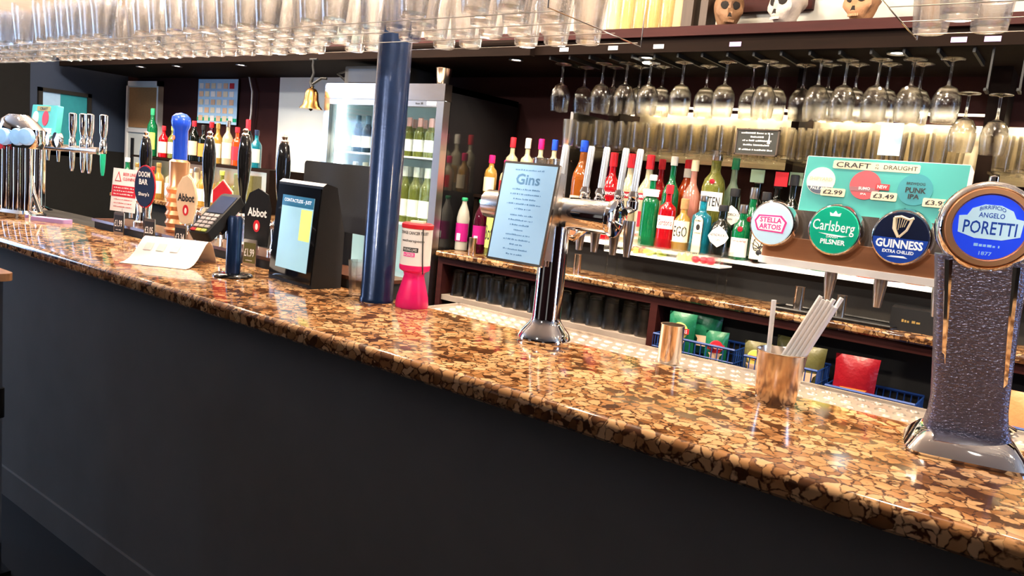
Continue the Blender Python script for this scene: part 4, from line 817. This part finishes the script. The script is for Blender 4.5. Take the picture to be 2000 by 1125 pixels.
# charity tin
cx = thing('charity_tin', 'pink charity collecting box with white printed drum', 'collecting box', (-1.585, 1.655, 1.10), .45)
MB().lathe([(.048, 0), (.050, .006), (.047, .03), (.034, .08), (.030, .095), (.032, .105), (.044, .112), (.046, .118), (.046, .128), (0, .128)], 32).build('flared_base', 'pink', cx)
dr = MB().lathe([(.0455, .128), (.0455, .238), (0, .238)], 32).build('drum', 'paper', cx); MB().lathe([(.0465, .236), (.0475, .240), (.0475, .248), (.040, .252), (0, .252)], 32).build('lid', 'red', cx); MB().box(-.02, .02, -.012, .012, .252, .258).build('coin_slot', 'cream', cx)
mb = MB(); wrap_text(mb, 'TEENAGE CANCER TRUST', .0462, .224, .10, .009); wrap_text(mb, 'wetherspoon', .0462, .200, .075, .010); mb.build('lettering', 'ink', dr)
MB().lathe([(.0461, .168), (.0461, .181)], 10, a0=-PI/2-.65, a1=-PI/2+.45).build('dark_block', 'ink', dr); MB().lathe([(.0461, .154), (.0461, .166)], 10, a0=-PI/2-.55, a1=-PI/2+.25).build('pink_block', 'magenta', dr)
mb = MB(); wrap_text(mb, 'YOUNG LIVES', .0468, .1745, .044, .008, -PI/2-.1); wrap_text(mb, 'vs CANCER', .0468, .160, .032, .008, -PI/2-.15); mb.build('lettering', 'white', dr)
MB().tube([(.028, -.036, .246), (.0305, -.0365, .20), (.033, -.034, .15), (.036, -.031, .105)], .0016, 6).build('cord', 'ink', cx)

# ---------------------------------------------------------------- middle tap bar with menu sign
tb = thing('tap_bar', 'chrome T shaped beer font with upright tap levers and menu', 'beer font', (-1.085, 1.635, 1.10))
MB().lathe([(.068, 0), (.070, .004), (.069, .012), (.062, .026), (.045, .045), (.039, .055), (.037, .065), (.036, .30), (0, .30)], 36).build('column', 'chrome', tb)
HX = RY(PI/2)
MB().lathe([(.036, -.235), (.038, -.232), (.038, .150), (.036, .153)], 28, T(0, .01, .335) @ HX).build('crossbar', 'steel_warm', tb); MB().lathe([(.0385, .03), (.041, .034), (.041, .150), (.0385, .153)], 28, T(0, .01, .335) @ HX).build('sleeve', 'chrome', tb)
MB().lathe([(.045, .155), (.047, .158), (.046, .166), (.038, .172), (.02, .176), (0, .176)], 28, T(0, .01, .335) @ HX).build('end_badge', 'chrome', tb)
lev = MB().lathe([(.008, 0), (.0085, .004), (.0085, .098), (.007, .104), (0, .105)], 12).mesh('lever'); bod = MB().lathe([(.010, -.035), (.015, -.03), (.015, -.012), (.012, -.010), (.012, -.004), (.014, 0), (.010, .012), (0, .012)], 14).mesh('tap_body'); spt = MB().lathe([(.007, -.12), (.008, -.12), (.014, -.065), (.014, -.03), (0, -.03)], 12).mesh('spout')
for i, x in enumerate((-.045, .035, .08, .135, .175)):
    y = .065
    mk('tap_body', bod, 'chrome', tb, (x, y, .392)); mk('lever', lev, 'lever_steel', tb, (x, y, .405), (-.10, 0, 0)); mk('spout', spt, 'steel', tb, (x, y, .362))
    MB().tube([(x, .03, .352), (x, y, .362)], .010, 8).build('tap_neck', 'chrome', tb)
MB().tube([(.0, .02, .28), (.03, .04, .27), (.07, .06, .31)], .008, 8).build('brace', 'chrome', tb)
A = T(-.068, -.078, .197) @ RX(-math.radians(9))
sg = MB().rbox(-.087, .087, 0, .010, 0, .258, .005, 'y', A).build('menu_frame', 'steel_warm', tb)
MB().box(-.081, .081, -.0012, 0, .006, .252, A).build('menu_panel', 'sign_lit', tb)
MB().prism([(.0, 0), (.045, 0), (.02, .22), (.0, .22)], 0, .004, T(-.01, 0, 0) @ A @ T(.098, .01, .02) @ RZ(PI/2)).build('menu_bracket', 'steel', tb)
mb = MB(); put_text(mb, 'Gins', 0, .214, .075, .028, -.002, bold=.02); scribble(mb, 0, .238, .09, .004, -.002)
for k, w_ in enumerate((.085, .095, .07, .105, .05, .07, .075, .06, .03, .075, .085, .04, .075, .05)):
    scribble(mb, 0, .188-k*.0125-(.004 if k > 4 else 0), w_, .004, -.002)
mb.v = [tuple(A @ Vector(v)) for v in mb.v]; mb.build('lettering', 'sign_ink', tb)

measure('brushed steel measure cup standing on the drip tray', -.775, 1.728, 1.1002, .094, .0285, 0, 1.02)
sc = thing('straw_cup', 'tapered steel cup holding paper straws on the granite', 'cup', (-.47, 1.60, 1.10))
MB().lathe([(.038, 0), (.040, .003), (.050, .106), (.052, .108), (.0495, .109), (.0485, .106), (.039, .006), (0, .005)], 36).build('cup_body', 'steel_warm', sc)
straw = [(-.020, -.012, -.010, .0, .205)]+[(-.031+.0089*(i % 5), -.022+.0089*(i//5), .098, .030, .225+.022*random.random()) for i in range(15)]
for i, (x, y, dx, dy, ln) in enumerate(straw):
    p0 = Vector((-.47+x, 1.60+y, 1.1065)); d_ = Vector((dx, dy, .25)).normalized()
    tag(MB().tube([p0, p0+d_*ln], .0044 if i else .0052, 8).build('paper_straw', 'paper'), 'single white straw standing apart in the steel cup' if i == 0 else 'white wrapped straw leaning in the bundle in the steel cup', 'straw', None if i == 0 else 'straws leaning in the cup')

# ---------------------------------------------------------------- right tap beam with lenses and lit sign
rb = thing('draught_font', 'wide draught font beam with three round lenses and teal sign', 'beer font', (-.40, 1.83, 1.10))
MB().rbox(-.215, .32, -.03, .03, .285, .335, .02).build('beam', 'beam_wood', rb); MB().rbox(-.22, .325, -.036, .034, .270, .286, .025).build('beam_lip', 'white', rb); MB().rbox(-.20, .32, -.022, .03, .335, .40, .018).build('upper_beam', 'steel_warm', rb)
MB().lathe([(.06, .0), (.06, .004), (.04, .012), (.032, .02), (.032, .275), (0, .275)], 28, T(.285, .0, 0)).build('column', 'chrome', rb)
for x in (-.055, .05, .165): MB().lathe([(.006, .205), (.008, .205), (.014, .255), (.014, .272), (0, .272)], 14, T(x, .0, 0)).build('spout', 'steel', rb)
def lens(x, z, r, face, parts, lb):
    l = MB().lathe([(r+.006, 0), (r+.007, .006), (r+.003, .020), (r, .022), (0, .022)], 44, T(x, -.04, z) @ RX(PI/2)).build('lens_rim', 'chrome', rb); l['label'] = lb
    MB().lathe([(0, -.04), (r*.5, -.04), (r*.5, -.02), (0, -.02)], 20, T(x, -.04, z) @ RX(PI/2)).build('lens_mount', 'chrome', rb)
    f = MB().lathe([(r, .0222), (r*.97, .0255), (r*.6, .0275), (0, .0285)], 44, T(x, -.04, z) @ RX(PI/2)).build('lens_face', face, rb)
    parts(x, z, r, -.04-.0295)
def stella(x, z, r, y):
    o = [(-.032, -.012), (-.038, .004), (-.030, .018), (.022, .020), (.036, .006), (.030, -.020), (-.028, -.018)]
    MB().prism([(x+a, z+b) for a, b in o], y+.0, y+.002).build('cartouche', 'magenta', rb); MB().prism([(x+a*.88, z+b*.82) for a, b in o], y-.001, y+.0).build('cartouche_field', 'lens_white', rb)
    mb = MB(); put_text(mb, 'STELLA', x, z+.008, .05, .012, y-.0016, bold=.03); put_text(mb, 'ARTOIS', x, z-.007, .05, .012, y-.0016, bold=.03); mb.build('lettering', 'magenta', rb)
lens(-.185, .363, .048, 'lens_pale_lit', stella, 'pale lit lens with pink framed lettering')
def carls(x, z, r, y):
    mb = MB(); put_text(mb, 'Carlsberg', x, z+.005, .088, .030, y-.001, rot=-.03, bold=.008); put_text(mb, 'PILSNER', x+.003, z-.026, .052, .011, y-.001, bold=.03); put_text(mb, 'DANISH', x, z-.015, .024, .005, y-.001)
    mb.prism([(x-.010, z+.030), (x+.010, z+.030), (x+.012, z+.038), (x+.005, z+.035), (x, z+.042), (x-.005, z+.035), (x-.012, z+.038)], y-.001, y); mb.prism([(x-.03, z-.008), (x+.03, z-.011), (x+.042, z-.008), (x+.02, z-.014), (x-.01, z-.012)], y-.001, y); mb.build('lettering', 'lens_white', rb)
lens(-.048, .364, .052, 'lens_green', carls, 'green lens with white script lettering')
def guin(x, z, r, y):
    MB().prism([(x+a, z+b) for a, b in [(r*.97*math.cos(PI+PI*k/20), -.002+r*.95*math.sin(PI+PI*k/20)) for k in range(21)]], y+.0008, y+.003).build('lower_field', 'lens_royal', rb)
    mb = MB(); put_text(mb, 'GUINNESS', x, z-.014, .090, .018, y-.001, bold=.035); put_text(mb, 'EXTRA CHILLED', x, z-.030, .060, .007, y-.001, bold=.03); mb.prism([(x-.02, z-.042), (x+.02, z-.042), (x+.012, z-.038), (x-.012, z-.039)], y-.001, y); mb.build('lettering', 'lens_white', rb)
    mb = MB(); mb.tube([(x-.016, y, z+.040), (x-.004, y, z+.043), (x+.012, y, z+.038), (x+.020, y, z+.042)], .003, 6); mb.tube([(x-.016, y, z+.040), (x-.014, y, z+.018), (x-.004, y, z+.000)], [.003, .004, .003], 6); mb.tube([(x+.017, y, z+.039), (x+.010, y, z+.016), (x-.003, y, z+.000)], .0026, 6)
    for k in range(5): mb.tube([(x-.011+k*.005, y, z+.039), (x-.010+k*.0035, y, z+.014-.002*abs(k-2)+.003*k)], .0008, 4)
    mb.build('harp_emblem', 'cream', rb)
lens(.086, .364, .054, 'lens_dark', guin, 'black and blue lens with gold harp')
# lit sign box
A = T(.018, -.012, .398) @ RX(-math.radians(8)) @ Matrix.Diagonal((1, 1, .83, 1))
MB().rbox(-.165, .165, 0, .055, 0, .155, .004, 'y', A).build('sign_box', 'white', rb)
spn = MB().box(-.163, .163, -.002, 0, .002, .153, A).build('sign_panel', 'teal', rb); spn['label'] = 'teal panel of three beer badges with prices'
def onA(mb_): mb_.v = [tuple(A @ Vector(v)) for v in mb_.v]; return mb_
onA(MB().rbox(-.105, .072, -.0032, -.002, .124, .146, .004, 'y')).build('title_plate', 'cream', spn)
mb = MB(); put_text(mb, 'CRAFT', -.062, .135, .072, .014, -.004, bold=.01); put_text(mb, 'DRAUGHT', .034, .135, .066, .011, -.004, bold=.004); put_text(mb, 'O', -.013, .139, .006, .005, -.004); put_text(mb, 'N', -.013, .131, .006, .005, -.004); onA(mb).build('lettering', 'ink', spn)
for x, z, r, m_ in ((-.125, .085, .031, 'foil_white'), (-.030, .082, .032, 'red'), (.070, .080, .034, 'teal_dark')): onA(MB().prism(ell(x, z+.002, r, r/.83, 32), -.0045, -.002)).build('beer_badge', m_, spn)
mb = MB().prism([(a, b) for a, b in ell(-.125, .087, .030, .0355, 40) if b < .076], -.0055, -.0046); onA(mb).build('badge_field', 'navy', spn); onA(MB().prism([(a, b) for a, b in ell(-.030, .084, .0315, .038, 40) if .064 < b < .083], -.0055, -.0046)).build('badge_field', 'dark_red', spn)
mb = MB(); put_text(mb, 'SHIPYARD', -.125, .092, .05, .010, -.0052, bold=.02); onA(mb).build('lettering', 'peach', spn)
mb = MB(); put_text(mb, 'PALE ALE', -.126, .066, .036, .008, -.006, bold=.02); put_text(mb, 'SUMO', -.030, .075, .024, .008, -.006, bold=.03); put_text(mb, 'NEW', .006, .082, .020, .009, -.008, bold=.02); put_text(mb, 'IPA', -.030, .060, .012, .005, -.006); onA(mb).build('lettering', 'white', spn)
mb = MB(); put_text(mb, 'PUNK', .072, .080, .040, .014, -.006, bold=.03); put_text(mb, 'IPA', .070, .064, .022, .012, -.006, bold=.03); put_text(mb, 'BREWDOG', .070, .097, .036, .007, -.006, bold=.02)
for x, z, s_ in ((-.094, .058, '£2.99'), (.012, .058, '£3.49'), (.115, .052, '£3.99')):
    onA(MB().rbox(x-.026, x+.026, -.0065, -.0046, z-.011, z+.011, .003, 'y')).build('price_plate', 'cream', spn); put_text(mb, s_, x, z, .042, .012, -.0075, bold=.02)
onA(mb).build('lettering', 'ink', spn); onA(MB().box(-.008, .020, -.0066, -.0046, .074, .090)).build('new_plate', 'ink_red', spn)

# ---------------------------------------------------------------- silver tower at the right end
pt = thing('tap_tower', 'tall hammered silver tap tower with round blue lens', 'beer font', (-.122, 1.57, 1.10), .20)
def loft(secs, n=28):
    """secs: (cx, cy, z, half width, half depth, squareness)"""
    mb = MB(); vs = []
    for cx_, cy_, z, a, b, e in secs:
        for k in range(n):
            t_ = 2*PI*k/n; c, s_ = math.cos(t_), math.sin(t_)
            vs.append((cx_+a*math.copysign(abs(c)**e, c), cy_+b*math.copysign(abs(s_)**e, s_), z))
    fs = [(i*n+k, i*n+(k+1) % n, (i+1)*n+(k+1) % n, (i+1)*n+k) for i in range(len(secs)-1) for k in range(n)]
    fs += [tuple(range(n-1, -1, -1)), tuple(range(len(vs)-n, len(vs)))]
    return mb.add(vs, fs)
loft([(0, 0, 0, .094, .085, .35), (0, 0, .006, .096, .087, .35), (0, 0, .022, .086, .076, .35), (0, 0, .036, .074, .062, .4), (0, 0, .042, .064, .050, .4)]).build('foot', 'chrome', pt)
secs = []
for k in range(13):
    u = k/12; z = .040+u*.31; secs.append((-.034*u, -.07*u, z, .0585+.004*u*u*2+.010*max(0, .12-u)/.12, .040+.006*u, .35))
loft(secs).build('shaft', 'hammered', pt)
for sgn in (-1, 1):
    pts = [(-.034*(k/10)+sgn*(.044+.004*(k/10)**2), -.034-.07*(k/10)-.005*(k/10), .060+(k/10)*.285) for k in range(11)]
    MB().tube([(sgn*.054, -.026, .046)]+pts, .0075, 8).build('edge_bead', 'chrome', pt)
HC = T(-.034, -.075, .402) @ RX(PI/2)
MB().lathe([(.070, -.035), (.074, -.028), (.074, .030), (.071, .038), (.066, .042), (.064, .040), (.0, .040)], 48, HC).build('head_ring', 'chrome', pt)
MB().lathe([(.064, .0405), (.062, .050), (.054, .050), (.0530, .044)], 48, HC).build('lens_ring', 'copper', pt)
fc = MB().lathe([(.0535, .0415), (.051, .0455), (.03, .048), (0, .049)], 48, HC).build('lens_face', 'lens_blue_lit', pt); fc['label'] = 'bright blue lit lens with pale crest'
yy = -.075-.0500
cre = [(-.046, -.012), (-.048, .016), (-.036, .018), (-.030, .030), (-.012, .038), (.012, .038), (.030, .030), (.036, .018), (.048, .016), (.046, -.012), (.020, -.020), (-.020, -.020)]
MB().prism([(a*.94-.034, .402+b*.94) for a, b in cre], yy, yy+.003).build('crest', 'lens_pale_lit', fc)
mb = MB(); put_text(mb, 'PORETTI', -.034, .402-.001, .074, .021, yy-.0008, bold=.01); put_text(mb, 'ANGELO', -.034, .402+.019, .036, .008, yy-.0008); put_text(mb, 'BIRRIFICIO', -.034, .402+.028, .036, .006, yy-.0008, arch=.004); mb.build('lettering', 'lens_royal', fc)
mb = MB(); put_text(mb, '1877', -.034, .402-.042, .018, .006, yy+.0012); scribble(mb, -.034, .402-.029, .036, .005, yy+.0008); mb.build('lettering', 'lens_sky', fc)
MB().lathe([(.008, 0), (.007, .010), (0, .013)], 12, T(-.034, -.07, .475)).build('finial', 'chrome', pt)

# ---------------------------------------------------------------- far left fonts
lt = thing('lager_font', 'chrome font of upright pipes with pale blue lenses at bar end', 'beer font', (-4.14, 1.56, 1.10), .35)
loft([(0, 0, 0, .10, .08, .5), (0, 0, .02, .10, .08, .5), (0, 0, .035, .085, .065, .5)]).build('foot', 'chrome', lt)
for k in range(5): MB().tube([(-.075+k*.036, -.02+.01*(k % 2), .03), (-.075+k*.036, -.02+.01*(k % 2), .34)], .017, 12).build('pipe', 'chrome', lt)
MB().tube([(.06, 0, .20), (.075, 0, .12), (.12, 0, .03)], .012, 10).build('brace', 'chrome', lt)
loft([(0, 0, .33, .11, .05, .8), (0, 0, .36, .125, .06, .8), (0, 0, .42, .12, .06, .8), (-.02, 0, .46, .09, .05, .9), (-.02, 0, .485, .05, .03, 1)]).build('head', 'chrome', lt)
for k, (x, z, m_) in enumerate(((-.10, .37, 'lens_blue_lit'), (-.03, .375, 'lens_sky'), (.045, .38, 'lens_sky'), (.105, .385, 'lens_sky'))):
    MB().lathe([(.040, 0), (.040, .012), (.034, .02), (0, .024)], 28, T(x, -.055-.006*(k % 2), z) @ RZ(.35*(k-1.5)*.4) @ RX(PI/2)).build('lens', m_, lt)
MB().prism(ell(-.05, .33, .02, .016, 16), -.075, -.07).build('badge', 'red', lt)
lb_ = thing('craft_font', 'far chrome tap rail with silver levers and small teal sign', 'beer font', (-4.62, 1.95, 1.10))
MB().tube([(-.40, 0, .335), (.42, 0, .345)], .020, 12).build('crossbar', 'steel_warm', lb_); MB().tube([(-.30, 0, -.041), (-.30, 0, .335)], .03, 14).build('column', 'chrome', lb_); MB().lathe([(.07, -.042), (.07, -.03), (.03, -.01)], 20, T(-.30, 0, 0)).build('foot', 'chrome', lb_)
for x, c_ in ((.11, 0), (.235, 0), (.31, 0), (.46, 1)):
    MB().lathe([(.012, .33), (.018, .34), (.018, .39), (.014, .395), (.014, .42), (.019, .44), (.021, .53), (.014, .535), (0, .535)], 14, T(x, 0, 0)).build('lever', 'chrome', lb_); MB().lathe([(.006, .22), (.010, .24), (.014, .30), (.014, .335), (0, .335)], 12, T(x, 0, 0)).build('spout', 'green' if c_ else 'chrome', lb_)
for x in (-.32, -.19, -.06): MB().lathe([(.006, .26), (.011, .32), (0, .32)], 10, T(x, 0, 0)).build('spout', 'chrome', lb_); 
for x in (-.25, -.12, 0): MB().lathe([(.0, -.02), (.042, -.018), (.042, .008), (.0, .014)], 20, T(x, -.035, .38) @ RX(PI/2)).build('lens', 'chrome', lb_)
A = T(-.21, -.03, .40) @ RX(-.1)
MB().rbox(-.16, .17, 0, .03, 0, .17, .01, 'y', A).build('sign_box', 'teal', lb_); onA(MB().rbox(-.09, .08, -.002, 0, .135, .162, .005, 'y')).build('title_plate', 'gold', lb_); onA(put_text(MB(), 'CRAFT', 0, .148, .10, .016, -.003, bold=.02)).build('lettering', 'ink', lb_)
for x, z, r, m_ in ((-.10, .09, .042, 'foil_white'), (.03, .095, .042, 'red')): onA(MB().prism(ell(x, z, r*.9, r, 20), -.003, 0)).build('beer_badge', m_, lb_)
onA(MB().rbox(-.13, -.06, -.0045, -.003, .045, .07, .004, 'y')).build('badge_field', 'ink', lb_); onA(MB().rbox(-.02, .12, -.003, 0, .012, .04, .004, 'y')).build('price_plate', 'cream', lb_)
tag(MB().box(-5.3, -3.75, 1.861, 2.10, 0, 1.0575).build('end_counter', 'black_panel'), 'low black staff counter under the far tap rail', 'counter')
tag(MB().rbox(-.09, .09, -.03, .03, 0, .018, .01).build('bar_towel', 'lilac', None, (-3.90, 1.60, 1.1003), (0, 0, .5)), 'small folded lilac bar towel beside the pipe font', 'towel')
